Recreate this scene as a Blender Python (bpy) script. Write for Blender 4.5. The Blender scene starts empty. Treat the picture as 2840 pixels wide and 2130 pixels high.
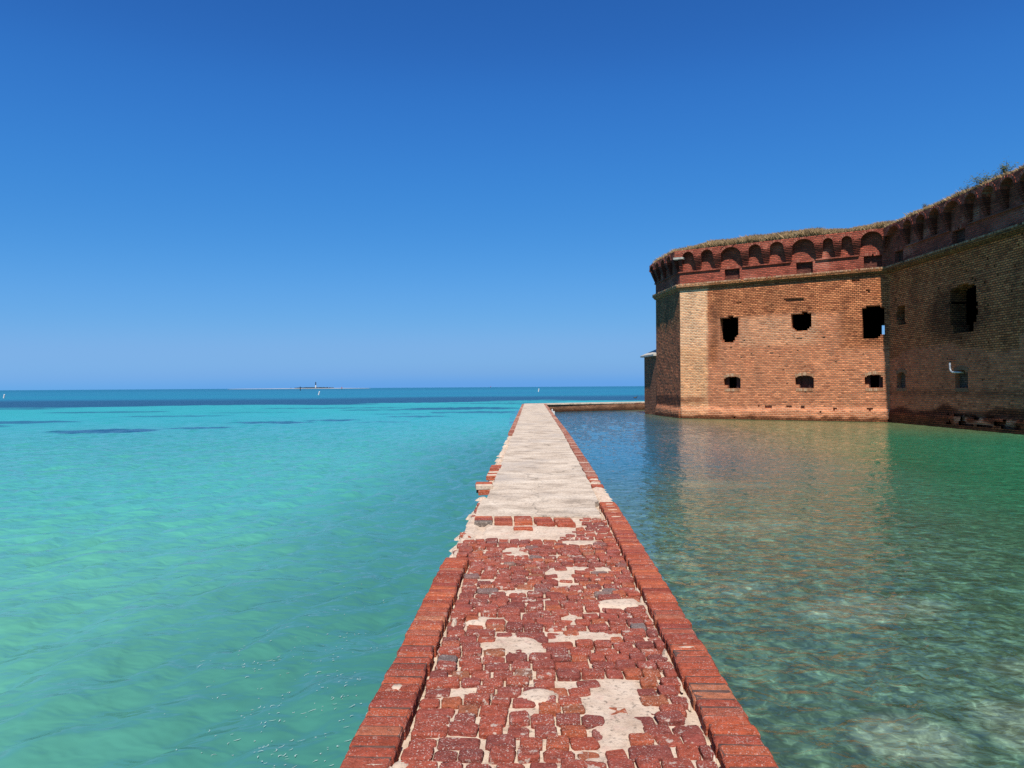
import bpy, math, random
import numpy as np
from mathutils import Vector, Matrix

# ---------------------------------------------------------------- camera, sky, sun, exposure
scene = bpy.context.scene
col = scene.collection
EYE = 2.45                                    # eye height above the water (m); the walkway lies at 0.80
cam = bpy.data.cameras.new('camera')
cam.sensor_width = 36.0
cam.lens = 24.09
cam.clip_start = 0.05
cam.clip_end = 80000
cam_ob = bpy.data.objects.new('camera', cam)
col.objects.link(cam_ob)
cam_ob.location = (0, 0, EYE)
cam_ob.rotation_euler = (math.radians(90.25), math.radians(0.37), 0)
scene.camera = cam_ob

SUN_EL = math.radians(55)
SUN_AZ = math.radians(-2.5)                   # a touch to the left of straight behind the camera
to_sun = Vector((math.sin(SUN_AZ) * math.cos(SUN_EL), -math.cos(SUN_AZ) * math.cos(SUN_EL), math.sin(SUN_EL)))
world = bpy.data.worlds.new('World')
scene.world = world
world.use_nodes = True
wn = world.node_tree.nodes
wl = world.node_tree.links
wn.clear()
sky = wn.new('ShaderNodeTexSky')
sky.sky_type = 'NISHITA'
sky.sun_disc = False
sky.sun_elevation = SUN_EL
sky.sun_rotation = math.pi - SUN_AZ
sky.altitude = 0
sky.air_density = 0.6
sky.dust_density = 0.0
sky.ozone_density = 4.0
# one even colour grade over the whole sky: a phone camera's deep saturated blue
def wscale(sock, k):
    m = wn.new('ShaderNodeVectorMath'); m.operation = 'SCALE'; wl.new(sock, m.inputs[0]); m.inputs['Scale'].default_value = k
    return m.outputs[0]
crv = wn.new('ShaderNodeRGBCurve')
SKY_CURVE = (((0, 0), (.061, .024), (.078, .034), (.12, .056), (.25, .135), (.456, .205), (.62, .19), (.80, .135), (1, .13)),
             ((0, 0), (.114, .132), (.144, .185), (.223, .270), (.434, .400), (.708, .440), (.85, .41), (.96, .362), (1, .355)),
             ((0, 0), (.242, .468), (.305, .595), (.44, .705), (.738, .80), (.92, .785), (.975, .72), (1, .72)))
for ch, pts_ in enumerate(SKY_CURVE):
    c_ = crv.mapping.curves[ch]
    for k, (px_, py_) in enumerate(pts_):
        if k == 0: c_.points[0].location = (px_, py_)
        elif k == len(pts_) - 1: c_.points[1 if len(c_.points) == 2 else len(c_.points) - 1].location = (px_, py_)
        else: c_.points.new(px_, py_)
    for q in c_.points: q.handle_type = 'AUTO_CLAMPED'
crv.mapping.extend = 'HORIZONTAL'
crv.mapping.update()
bg = wn.new('ShaderNodeBackground')
bg.inputs['Strength'].default_value = 0.0707
wo = wn.new('ShaderNodeOutputWorld')
wl.new(wscale(sky.outputs[0], 0.1), crv.inputs['Color'])
wl.new(wscale(crv.outputs[0], 10.0), bg.inputs['Color'])
wl.new(bg.outputs[0], wo.inputs['Surface'])

sun = bpy.data.lights.new('sun', 'SUN')
sun.energy = 5.0
sun.angle = math.radians(0.53)
sun.color = (1.0, 0.94, 0.84)
sun_ob = bpy.data.objects.new('sun', sun)
col.objects.link(sun_ob)
sun_ob.location = (0, -20, 40)
sun_ob.rotation_euler = to_sun.to_track_quat('Z', 'Y').to_euler()

vs = scene.view_settings
vs.view_transform = 'Standard'
vs.look = 'None'
vs.exposure = 0.5
vs.gamma = 1.0
vs.use_curve_mapping = False
scene.cycles.max_bounces = 8
scene.cycles.use_denoising = False
scene.cycles.sample_clamp_indirect = 4.0

rng = np.random.default_rng(7)
random.seed(7)

# ---------------------------------------------------------------- helpers
def tag(o, label=None, cat=None, group=None, kind=None):
    if label: o['label'] = label
    if cat: o['category'] = cat
    if group: o['group'] = group
    if kind: o['kind'] = kind
    return o

def empty(name, loc=(0, 0, 0)):
    o = bpy.data.objects.new(name, None)
    o.location = loc
    o.empty_display_size = 0.3
    col.objects.link(o)
    return o

def link(name, me, parent=None):
    o = bpy.data.objects.new(name, me)
    col.objects.link(o)
    if parent is not None:
        o.parent = parent
        o.matrix_parent_inverse = Matrix.Translation(-Vector(parent.location))
    return o

class MB:
    """collects polygons (with uv in metres) and builds one mesh"""
    def __init__(self):
        self.v = []; self.f = []; self.uv = []; self.m = []; self.zone = []
    def add(self, verts, faces, uvs=None, mi=0):
        b = len(self.v)
        self.v.extend([tuple(p) for p in verts])
        for i, f in enumerate(faces):
            self.f.append(tuple(b + k for k in f))
            self.m.append(mi)
            self.uv.extend(uvs[i] if uvs is not None else [(0, 0)] * len(f))
    def quad(self, a, b, c, d, uv=None, mi=0):
        if uv is None:
            w = (Vector(b) - Vector(a)).length; h = (Vector(d) - Vector(a)).length
            uv = [(0, 0), (w, 0), (w, h), (0, h)]
        self.add([a, b, c, d], [(0, 1, 2, 3)], [uv], mi)
    def box(self, c, half, rz=0.0, mi=0, jit=0.0):
        cx, cy, cz = c; hx, hy, hz = half
        ca, sa = math.cos(rz), math.sin(rz)
        vs_ = []
        for sz in (-1, 1):
            for sx, sy in ((-1, -1), (1, -1), (1, 1), (-1, 1)):
                x, y = sx * hx, sy * hy
                j = [random.uniform(-jit, jit) for _ in range(3)]
                vs_.append((cx + x * ca - y * sa + j[0], cy + x * sa + y * ca + j[1], cz + sz * hz + j[2]))
        F = [(3, 2, 1, 0), (4, 5, 6, 7), (0, 1, 5, 4), (1, 2, 6, 5), (2, 3, 7, 6), (3, 0, 4, 7)]
        U = [[(0, 0), (2 * hx, 0), (2 * hx, 2 * hy), (0, 2 * hy)]] * 2 + [[(0, 0), (2 * hx, 0), (2 * hx, 2 * hz), (0, 2 * hz)], [(0, 0), (2 * hy, 0), (2 * hy, 2 * hz), (0, 2 * hz)]] * 2
        self.add(vs_, F, U, mi)
    def mesh(self, name, mats, smooth=False, zone=None):
        me = bpy.data.meshes.new(name)
        me.from_pydata(self.v, [], self.f)
        for m in (mats if isinstance(mats, (list, tuple)) else [mats]):
            me.materials.append(m)
        me.polygons.foreach_set('material_index', self.m)
        if smooth:
            me.polygons.foreach_set('use_smooth', [True] * len(self.f))
        uvl = me.uv_layers.new(name='UVMap')
        uvl.data.foreach_set('uv', np.array(self.uv, dtype=np.float32).ravel())
        if zone is not None:
            a = me.color_attributes.new('zone', 'FLOAT_COLOR', 'POINT')
            a.data.foreach_set('color', np.asarray(zone, dtype=np.float32).ravel())
        me.update()
        return me
    def build(self, name, mats, parent=None, smooth=False, zone=None):
        return link(name, self.mesh(name, mats, smooth, zone), parent)

def tube(mb, pts, rad, n=8, mi=0, cap=True):
    pts = [Vector(p) for p in pts]
    if not hasattr(rad, '__len__'): rad = [rad] * len(pts)
    rings = []
    for i, p in enumerate(pts):
        t = (pts[min(i + 1, len(pts) - 1)] - pts[max(i - 1, 0)]).normalized()
        a = t.orthogonal().normalized() if i == 0 else (rings[-1][1] - t * rings[-1][1].dot(t)).normalized()
        b = t.cross(a)
        rings.append(([p + (a * math.cos(2 * math.pi * k / n) + b * math.sin(2 * math.pi * k / n)) * rad[i] for k in range(n)], a))
    V = [v for r in rings for v in r[0]]
    F = []
    for i in range(len(pts) - 1):
        for k in range(n):
            F.append((i * n + k, i * n + (k + 1) % n, (i + 1) * n + (k + 1) % n, (i + 1) * n + k))
    if cap:
        F.append(tuple(range(n))[::-1]); F.append(tuple(range((len(pts) - 1) * n, len(pts) * n)))
    mb.add(V, F, None, mi)

# value noise in numpy
def _hash(ix, iy, seed):
    h = (ix.astype(np.int64) * 374761393 + iy.astype(np.int64) * 668265263 + seed * 144665) & 0x7fffffff
    h = ((h ^ (h >> 13)) * 1274126177) & 0x7fffffff
    h = h ^ (h >> 16)
    return (h & 0xffff) / 65535.0
def vnoise(x, y, seed=0):
    x = np.asarray(x, float); y = np.asarray(y, float)
    ix = np.floor(x); iy = np.floor(y); fx = x - ix; fy = y - iy
    fx = fx * fx * (3 - 2 * fx); fy = fy * fy * (3 - 2 * fy)
    ix = ix.astype(np.int64); iy = iy.astype(np.int64)
    a = _hash(ix, iy, seed); b = _hash(ix + 1, iy, seed); c = _hash(ix, iy + 1, seed); d = _hash(ix + 1, iy + 1, seed)
    return (a * (1 - fx) + b * fx) * (1 - fy) + (c * (1 - fx) + d * fx) * fy
def fbm(x, y, seed=0, oct=4):
    s = 0; a = 0.5; t = 0
    for i in range(oct):
        s = s + a * vnoise(x * 2 ** i + 17.3 * i, y * 2 ** i - 9.1 * i, seed + i); t += a; a *= 0.5
    return s / t
def sstep(e0, e1, x):
    t = np.clip((np.asarray(x, float) - e0) / (e1 - e0), 0, 1)
    return t * t * (3 - 2 * t)

# ---------------------------------------------------------------- materials
class NT:
    def __init__(self, name):
        self.mat = bpy.data.materials.new(name)
        self.mat.use_nodes = True
        self.n = self.mat.node_tree.nodes; self.l = self.mat.node_tree.links
        self.n.clear()
        self.out = self.n.new('ShaderNodeOutputMaterial')
        self.b = self.n.new('ShaderNodeBsdfPrincipled')
        self.l.new(self.b.outputs[0], self.out.inputs['Surface'])
    def put(self, sock, val):
        if hasattr(val, 'is_output') or isinstance(val, bpy.types.NodeSocket): self.l.new(val, sock)
        elif hasattr(val, '__len__') and len(val) == 3 and sock.type == 'RGBA': sock.default_value = (*val, 1)
        else: sock.default_value = val
    def pos(self): 
        return self.n.new('ShaderNodeNewGeometry').outputs['Position']
    def uv(self):
        return self.n.new('ShaderNodeUVMap').outputs[0]
    def mapping(self, vec, scale=(1, 1, 1), rot=(0, 0, 0), loc=(0, 0, 0)):
        m = self.n.new('ShaderNodeMapping'); self.l.new(vec, m.inputs['Vector'])
        m.inputs['Scale'].default_value = scale; m.inputs['Rotation'].default_value = rot; m.inputs['Location'].default_value = loc
        return m.outputs[0]
    def noise(self, vec, scale, detail=4, rough=0.55, dist=0.0, color=False):
        t = self.n.new('ShaderNodeTexNoise'); self.l.new(vec, t.inputs['Vector'])
        t.inputs['Scale'].default_value = scale; t.inputs['Detail'].default_value = detail
        t.inputs['Roughness'].default_value = rough; t.inputs['Distortion'].default_value = dist
        return t.outputs['Color' if color else 'Fac']
    def voro(self, vec, scale, feature='F1', out='Distance'):
        t = self.n.new('ShaderNodeTexVoronoi'); t.feature = feature; self.l.new(vec, t.inputs['Vector'])
        t.inputs['Scale'].default_value = scale
        return t.outputs[out]
    def ramp(self, fac, stops, interp='LINEAR'):
        r = self.n.new('ShaderNodeValToRGB'); self.l.new(fac, r.inputs[0]); cr = r.color_ramp; cr.interpolation = interp
        while len(cr.elements) > 1: cr.elements.remove(cr.elements[-1])
        for i, (p, c) in enumerate(stops):
            e = cr.elements[0] if i == 0 else cr.elements.new(p)
            e.position = p
            e.color = (c, c, c, 1) if not hasattr(c, '__len__') else (*c, 1)
        return r.outputs[0]
    def mix(self, fac, a, b, mode='MIX'):
        m = self.n.new('ShaderNodeMix'); m.data_type = 'RGBA'; m.blend_type = mode
        self.put(m.inputs[0], fac); self.put(m.inputs[6], a); self.put(m.inputs[7], b)
        return m.outputs[2]
    def math(self, op, a, b=None, c=None):
        m = self.n.new('ShaderNodeMath'); m.operation = op
        for i, q in enumerate((a, b, c)):
            if q is not None: self.put(m.inputs[i], q)
        return m.outputs[0]
    def vadd(self, a, b, op='ADD'):
        m = self.n.new('ShaderNodeVectorMath'); m.operation = op
        self.put(m.inputs[0], a); self.put(m.inputs[1], b)
        return m.outputs[0]
    def bump(self, h, strength, dist, normal=None):
        b = self.n.new('ShaderNodeBump'); self.l.new(h, b.inputs['Height'])
        b.inputs['Strength'].default_value = strength; b.inputs['Distance'].default_value = dist
        if normal is not None: self.l.new(normal, b.inputs['Normal'])
        return b.outputs[0]
    def attr(self, name):
        a = self.n.new('ShaderNodeAttribute'); a.attribute_name = name
        return a
    def set(self, **k):
        if 'color' in k: k['color'] = self.mix(1.0, k['color'], (0.66, 0.66, 0.66), 'MULTIPLY')    # colours below are read off the photograph; this brings them to real albedo
        for a, v in k.items():
            self.put(self.b.inputs[{'color': 'Base Color', 'rough': 'Roughness', 'normal': 'Normal', 'spec': 'Specular IOR Level', 'ior': 'IOR'}[a]], v)
        return self.mat

def flat_mat(name, c, rough=0.6, var=0.25, scale=3.0):
    t = NT(name)
    n = t.noise(t.pos(), scale, 5)
    k = t.ramp(n, [(0.3, 1 - var), (0.7, 1 + var * 0.4)])
    return t.set(color=t.mix(1.0, c, k, 'MULTIPLY'), rough=rough)

def brick_wall_mat(name, c1, c2, mort_light, mort_dark, bw=0.24, bh=0.12, rough_amt=1.0):
    """coursed old brickwork; 'zone' RGB tints the brick, its alpha is how pale the joint is"""
    t = NT(name)
    uv = t.uv()
    z = t.attr('zone')
    wob = t.noise(uv, 2.5, 3, color=True)
    uvw = t.vadd(uv, t.vadd(t.vadd(wob, (0.5, 0.5, 0.5), 'SUBTRACT'), (0.05, 0.05, 0), 'MULTIPLY'))
    br = t.n.new('ShaderNodeTexBrick')
    t.l.new(uvw, br.inputs['Vector'])
    br.offset = 0.5
    br.inputs['Scale'].default_value = 1.0
    br.inputs['Brick Width'].default_value = bw
    br.inputs['Row Height'].default_value = bh
    br.inputs['Mortar Size'].default_value = 0.019
    br.inputs['Mortar Smooth'].default_value = 0.35
    br.inputs['Bias'].default_value = -0.1
    br.inputs['Color1'].default_value = (*c1, 1)
    br.inputs['Color2'].default_value = (*c2, 1)
    fac = br.outputs['Fac']
    cell = t.n.new('ShaderNodeTexBrick')             # per-brick random value
    t.l.new(uvw, cell.inputs['Vector'])
    cell.offset = 0.5
    for k, v in (('Scale', 1.0), ('Brick Width', bw), ('Row Height', bh), ('Mortar Size', 0.0), ('Bias', 0.0)):
        cell.inputs[k].default_value = v
    cell.inputs['Color1'].default_value = (0, 0, 0, 1); cell.inputs['Color2'].default_value = (1, 1, 1, 1)
    rnd = cell.outputs['Color']
    base = t.mix(t.ramp(rnd, [(0.0, 0.0), (1.0, 1.0)]), c1, c2)
    dark = t.ramp(rnd, [(0.0, 0.66), (0.10, 0.92), (0.5, 1.0), (0.92, 1.05), (1.0, 1.18)])
    base = t.mix(1.0, base, dark, 'MULTIPLY')
    stain = t.ramp(t.noise(t.mapping(uv, (0.7, 0.35, 1)), 1.2, 6, 0.62), [(0.28, 0.62), (0.5, 1.0), (0.75, 1.14)])
    fine = t.ramp(t.noise(uv, 14, 4, 0.7), [(0.25, 0.72), (0.7, 1.15)])
    base = t.mix(1.0, base, stain, 'MULTIPLY')
    base = t.mix(1.0, base, fine, 'MULTIPLY')
    course = t.ramp(t.noise(t.mapping(uv, (0.9, 8.4, 1)), 1.0, 3, 0.7), [(0.30, 0.70), (0.5, 1.0), (0.68, 1.34)])
    base = t.mix(1.0, base, course, 'MULTIPLY')
    sep = t.n.new('ShaderNodeSeparateXYZ'); t.l.new(uvw, sep.inputs[0])
    bed = t.math('PINGPONG', t.math('DIVIDE', sep.outputs['Y'], bh), 0.5)
    bed = t.ramp(bed, [(0.12, 1.0), (0.26, 0.0)])
    fac = t.math('MAXIMUM', fac, t.math('MULTIPLY', bed, 0.9))
    mort = t.mix(z.outputs['Alpha'], mort_dark, mort_light)
    patch = t.ramp(t.noise(uv, 1.7, 4), [(0.35, 0.72), (0.65, 1.0)])
    c = t.mix(t.math('MULTIPLY', fac, patch), base, mort)
    c = t.mix(1.0, c, z.outputs['Color'], 'MULTIPLY')
    h = t.math('ADD', t.math('MULTIPLY', t.math('SUBTRACT', 1.0, fac), 1.0), t.math('ADD', t.math('MULTIPLY', rnd, 0.55), t.math('MULTIPLY', t.noise(uv, 9, 4, 0.65), 0.8)))
    nrm = t.bump(h, 0.75, 0.03 * rough_amt)
    return t.set(color=c, rough=0.9, normal=nrm, spec=0.2)

M = {}
M['fort'] = brick_wall_mat('fort_brick', (0.57, 0.182, 0.080), (0.80, 0.315, 0.145), (1.0, 0.68, 0.45), (0.06, 0.034, 0.022))
M['red'] = brick_wall_mat('parapet_brick', (0.42, 0.084, 0.050), (0.54, 0.122, 0.070), (0.76, 0.38, 0.27), (0.10, 0.032, 0.022))
M['moatbrick'] = brick_wall_mat('moat_wall_brick', (0.34, 0.13, 0.075), (0.46, 0.22, 0.12), (0.62, 0.46, 0.33), (0.12, 0.07, 0.045))
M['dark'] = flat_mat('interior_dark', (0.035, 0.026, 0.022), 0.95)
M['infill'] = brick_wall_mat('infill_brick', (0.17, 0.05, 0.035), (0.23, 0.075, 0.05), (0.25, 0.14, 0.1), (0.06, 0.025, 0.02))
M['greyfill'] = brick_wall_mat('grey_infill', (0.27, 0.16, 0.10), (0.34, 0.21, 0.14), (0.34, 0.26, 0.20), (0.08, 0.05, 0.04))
M['iron'] = flat_mat('rusted_iron', (0.075, 0.032, 0.024), 0.85, 0.5, 6)
M['stone'] = flat_mat('pale_stone', (0.60, 0.56, 0.49), 0.85, 0.3, 4)
M['whitepaint'] = flat_mat('white_paint', (0.82, 0.82, 0.80), 0.45, 0.1, 3)
M['black'] = flat_mat('black_paint', (0.02, 0.02, 0.022), 0.5)
M['navyred'] = flat_mat('red_board', (0.65, 0.07, 0.04), 0.5, 0.15)
M['beach'] = flat_mat('beach_sand', (0.60, 0.54, 0.48), 0.9, 0.12, 0.02)
M['treegreen'] = flat_mat('island_green', (0.035, 0.062, 0.03), 0.9, 0.5, 0.2)
M['foam'] = flat_mat('foam', (0.50, 0.66, 0.62), 0.7, 0.1)
M['earth'] = flat_mat('roof_earth', (0.22, 0.165, 0.09), 0.95, 0.4, 2)

def voussoir_mat():
    t = NT('voussoir_brick')
    g = t.n.new('ShaderNodeNewGeometry').outputs['Random Per Island']
    c = t.ramp(g, [(0.0, (0.40, 0.19, 0.10)), (0.5, (0.56, 0.31, 0.175)), (1.0, (0.68, 0.45, 0.29))])
    n = t.ramp(t.noise(t.pos(), 7, 4), [(0.3, 0.7), (0.7, 1.1)])
    return t.set(color=t.mix(1.0, c, n, 'MULTIPLY'), rough=0.9, spec=0.2)
M['vous'] = voussoir_mat()
def redring_mat():
    t = NT('arch_ring_brick')
    g = t.n.new('ShaderNodeNewGeometry').outputs['Random Per Island']
    c = t.ramp(g, [(0.0, (0.27, 0.06, 0.04)), (0.6, (0.38, 0.10, 0.065)), (1.0, (0.47, 0.17, 0.11))])
    return t.set(color=c, rough=0.9, spec=0.2)
M['redring'] = redring_mat()
M['vous_shade'] = flat_mat('shaded_voussoir', (0.36, 0.19, 0.10), 0.9, 0.5, 8)  # darker copy of the voussoir brick, the curtain's shade put into its colour

def walk_brick_mat(name, ramp, smear=0.5, specks=1.0):
    t = NT(name)
    g = t.n.new('ShaderNodeNewGeometry')
    oi = t.n.new('ShaderNodeObjectInfo')
    r = t.math('FRACT', t.math('ADD', g.outputs['Random Per Island'], oi.outputs['Random']))
    p = g.outputs['Position']
    c = t.ramp(r, ramp)
    c = t.mix(1.0, c, t.ramp(t.noise(p, 16, 6, 0.7), [(0.25, 0.55), (0.55, 1.0), (0.8, 1.22)]), 'MULTIPLY')
    pits = t.ramp(t.noise(p, 95, 3, 0.6), [(0.30, 0.55), (0.42, 1.0)])
    c = t.mix(1.0, c, pits, 'MULTIPLY')
    # pale salt grains
    sp = t.ramp(t.noise(p, 120, 3, 0.6), [(0.58, 0.0), (0.66, 1.0)])
    spm = t.ramp(t.noise(p, 5.5, 3), [(0.34, 0.12), (0.58, 1.0)])
    c = t.mix(t.math('MULTIPLY', t.math('MULTIPLY', sp, spm), 0.8 * specks), c, (0.80, 0.70, 0.62))
    # mortar smeared over the brick
    r2 = t.math('FRACT', t.math('MULTIPLY', r, 7.31))
    sm = t.ramp(t.math('ADD', t.noise(p, 21, 5, 0.65), t.math('MULTIPLY', r2, 0.16)), [(0.70, 0.0), (0.76, 1.0)])
    c = t.mix(t.math('MULTIPLY', sm, smear), c, (0.70, 0.58, 0.48))
    h = t.math('ADD', t.noise(p, 55, 6, 0.7), t.math('MULTIPLY', t.noise(p, 16, 3), 1.6))
    return t.set(color=c, rough=0.97, normal=t.bump(h, 0.9, 0.013), spec=0.08)
M['pave'] = walk_brick_mat('paving_brick', [(0.0, (0.27, 0.075, 0.060)), (0.25, (0.36, 0.092, 0.066)), (0.5, (0.45, 0.105, 0.062)), (0.72, (0.38, 0.095, 0.072)), (0.88, (0.50, 0.128, 0.062)), (0.95, (0.38, 0.140, 0.075)), (0.968, (0.24, 0.18, 0.165)), (1.0, (0.33, 0.105, 0.082))], 0.8, 1.0)
M['cope'] = walk_brick_mat('coping_brick', [(0.0, (0.30, 0.066, 0.044)), (0.25, (0.54, 0.120, 0.058)), (0.45, (0.36, 0.080, 0.058)), (0.65, (0.60, 0.150, 0.068)), (0.85, (0.42, 0.105, 0.066)), (1.0, (0.54, 0.19, 0.10))], 0.25, 0.7)
M['copefar'] = walk_brick_mat('far_coping_brick', [(0.0, (0.27, 0.075, 0.05)), (0.4, (0.36, 0.11, 0.07)), (0.75, (0.46, 0.20, 0.14)), (1.0, (0.66, 0.48, 0.38))], 0.9, 0.7)
M['greybrick'] = walk_brick_mat('grey_brick', [(0.0, (0.20, 0.16, 0.13)), (1.0, (0.26, 0.20, 0.17))], 0.5, 0.6)

def mortar_mat():
    t = NT('lime_mortar')
    p = t.pos()
    c = t.ramp(t.noise(p, 6, 6, 0.65), [(0.25, (0.55, 0.40, 0.29)), (0.5, (0.74, 0.575, 0.44)), (0.75, (0.82, 0.67, 0.53))])
    grime = t.ramp(t.noise(p, 34, 5, 0.7), [(0.32, 0.40), (0.46, 1.0)])
    pink = t.ramp(t.noise(p, 9, 3), [(0.55, 0.0), (0.72, 0.5)])
    c = t.mix(pink, c, (0.66, 0.40, 0.32))
    c = t.mix(1.0, c, grime, 'MULTIPLY')
    h = t.noise(p, 40, 6, 0.7)
    return t.set(color=c, rough=0.95, normal=t.bump(h, 0.7, 0.012), spec=0.2)
M['mortar'] = mortar_mat()

def concrete_mat():
    t = NT('walkway_concrete')
    p = t.pos()
    c = t.ramp(t.noise(t.mapping(p, (1.0, 1.6, 1)), 1.5, 7, 0.68), [(0.34, (0.44, 0.345, 0.26)), (0.46, (0.70, 0.565, 0.435)), (0.62, (0.88, 0.735, 0.58))])
    streak = t.ramp(t.noise(t.mapping(p, (1.0, 2.4, 1)), 4.0, 6, 0.7), [(0.34, 0.74), (0.5, 1.0)])
    pit = t.ramp(t.noise(p, 30, 5, 0.75), [(0.34, 0.42), (0.48, 1.0)])
    blue = t.ramp(t.noise(p, 0.8, 5, 0.6), [(0.50, 0.0), (0.68, 0.55)])
    c = t.mix(1.0, c, streak, 'MULTIPLY')
    near = t.mix(1.0, c, pit, 'MULTIPLY')
    c = t.mix(blue, near, (0.48, 0.42, 0.37))
    cw = t.vadd(p, t.vadd(t.vadd(t.noise(p, 1.3, 4, color=True), (0.5, 0.5, 0.5), 'SUBTRACT'), (1.1, 1.1, 0), 'MULTIPLY'))
    cd = t.voro(t.mapping(cw, (1.0, 0.55, 1)), 0.42, 'DISTANCE_TO_EDGE')
    crack = t.ramp(cd, [(0.002, 0.6), (0.006, 1.0)])
    c = t.mix(1.0, c, crack, 'MULTIPLY')
    h = t.math('ADD', t.noise(p, 26, 7, 0.72), t.math('MULTIPLY', t.noise(p, 4, 3), 1.0))
    return t.set(color=c, rough=0.92, normal=t.bump(h, 0.8, 0.012), spec=0.2)
M['concrete'] = concrete_mat()

def grass_mat(name, ramp):
    t = NT(name)
    g = t.n.new('ShaderNodeNewGeometry')
    c = t.ramp(g.outputs['Random Per Island'], ramp)
    n = t.ramp(t.noise(g.outputs['Position'], 1.3, 3), [(0.3, 0.7), (0.7, 1.1)])
    return t.set(color=t.mix(1.0, c, n, 'MULTIPLY'), rough=0.8, spec=0.2)
M['grass'] = grass_mat('dry_grass', [(0.0, (0.24, 0.145, 0.075)), (0.3, (0.46, 0.30, 0.155)), (0.75, (0.64, 0.44, 0.24)), (0.95, (0.34, 0.25, 0.12)), (1.0, (0.78, 0.58, 0.36))])
M['shrub'] = grass_mat('shrub_leaf', [(0.0, (0.05, 0.08, 0.03)), (0.5, (0.10, 0.13, 0.05)), (1.0, (0.17, 0.18, 0.075))])
M['tuft'] = grass_mat('weed_leaf', [(0.0, (0.10, 0.09, 0.06)), (0.5, (0.15, 0.12, 0.08)), (1.0, (0.12, 0.14, 0.06))])

def sea_mat():
    t = NT('sea_water')
    p = t.pos()
    body = t.attr('body').outputs['Color']
    rot = math.radians(62)
    m1 = t.mapping(p, (0.55, 1.5, 1), (0, 0, -rot))
    clo = t.ramp(t.noise(m1, 0.55, 6, 0.6, 0.4), [(0.28, 0.93), (0.5, 1.0), (0.74, 1.07)])
    c = t.mix(1.0, body, clo, 'MULTIPLY')
    m2 = t.mapping(p, (0.62, 1.0, 1), (0, 0, -rot))
    h = t.math('ADD', t.noise(m2, 5.0, 2, 0.45, 0.25), t.math('MULTIPLY', t.noise(m2, 1.5, 2, 0.5, 0.2), 1.3))
    nrm = t.bump(h, 0.6, 0.075)
    far = t.math('MULTIPLY_ADD', t.attr('body').outputs['Alpha'], 0.24, 0.08)      # waves too small to see far out
    return t.set(color=c, rough=far, normal=nrm, ior=1.333, spec=0.5)
M['sea'] = sea_mat()

def moat_mat():
    t = NT('moat_water')
    p = t.pos()
    body = t.attr('body')
    # the rubbly bottom, its outline bent by the ripples above it
    warp = t.vadd(t.vadd(t.noise(t.mapping(p, (1, 1.4, 1)), 3.2, 3, 0.5, color=True), (0.5, 0.5, 0.5), 'SUBTRACT'), (0.30, 0.42, 0), 'MULTIPLY')
    q = t.vadd(p, warp)
    rub = t.ramp(t.noise(q, 3.6, 5, 0.62, 0.3), [(0.28, 0.42), (0.46, 0.86), (0.60, 1.2), (0.74, 2.0)])
    fine = t.ramp(t.noise(q, 15.0, 3, 0.6, 0.6), [(0.3, 0.60), (0.52, 1.0), (0.68, 1.65)])
    st = t.n.new('ShaderNodeTexVoronoi'); st.feature = 'SMOOTH_F1'; t.l.new(q, st.inputs['Vector']); st.inputs['Scale'].default_value = 7.5; st.inputs['Smoothness'].default_value = 0.35
    stone = t.ramp(st.outputs['Distance'], [(0.12, 1.25), (0.42, 0.95), (0.62, 0.6)])
    det = t.mix(1.0, t.mix(1.0, rub, fine, 'MULTIPLY'), stone, 'MULTIPLY')
    c = t.mix(body.outputs['Alpha'], body.outputs['Color'], t.mix(1.0, body.outputs['Color'], det, 'MULTIPLY'))
    m2 = t.mapping(p, (0.62, 1.0, 1), (0, 0, math.radians(-14)))
    h = t.math('ADD', t.noise(m2, 5.2, 3, 0.5, 0.6), t.math('MULTIPLY', t.noise(m2, 1.6, 2, 0.5, 0.3), 0.8))
    nrm = t.bump(h, 0.85, 0.05)
    return t.set(color=c, rough=0.02, normal=nrm, ior=1.333, spec=0.5)
M['moat'] = moat_mat()

# ---------------------------------------------------------------- plan of the place
AX = np.array([12.766, 51.897]); BX = np.array([24.687, 44.584])
LAB = float(np.hypot(*(BX - AX))); DAB = (BX - AX) / LAB
CURT_X = 24.6
xl_f = lambda y: np.interp(y, [-20, 2.97, 6.6, 15, 25, 66.5], [-1.42, -0.764, -0.66, -0.40, -0.13, 0.98])
xr_f = lambda y: np.interp(y, [-20, 2.97, 8.85, 14.9, 24.7, 66.2], [-0.02, 1.141, 1.42, 1.66, 2.03, 3.27])

# ---------------------------------------------------------------- water
def wave_tile(N, L, d, lmin, peak, lmax, rms, seed, spread=2.0, chop=1.0):
    r = np.random.default_rng(seed)
    k1 = np.fft.fftfreq(N, L / N) * 2 * np.pi
    kx, ky = np.meshgrid(k1, k1, indexing='ij')
    k = np.hypot(kx, ky); k[0, 0] = 1e-6
    kp = 2 * np.pi / peak
    S = k ** -3.6 * np.exp(-(kp / k) ** 2 * 1.2)
    S[(k > 2 * np.pi / lmin) | (k < 2 * np.pi / lmax)] = 0
    cs = (kx * d[0] + ky * d[1]) / k
    S *= np.abs(cs) ** spread + 0.04
    H = (r.normal(size=(N, N)) + 1j * r.normal(size=(N, N))) * np.sqrt(S)
    h = np.fft.ifft2(H); s = rms / h.real.std()
    dx = np.fft.ifft2(H * 1j * kx / k).real * s * chop; dy = np.fft.ifft2(H * 1j * ky / k).real * s * chop
    return (h.real * s, dx, dy, L, N)
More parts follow.
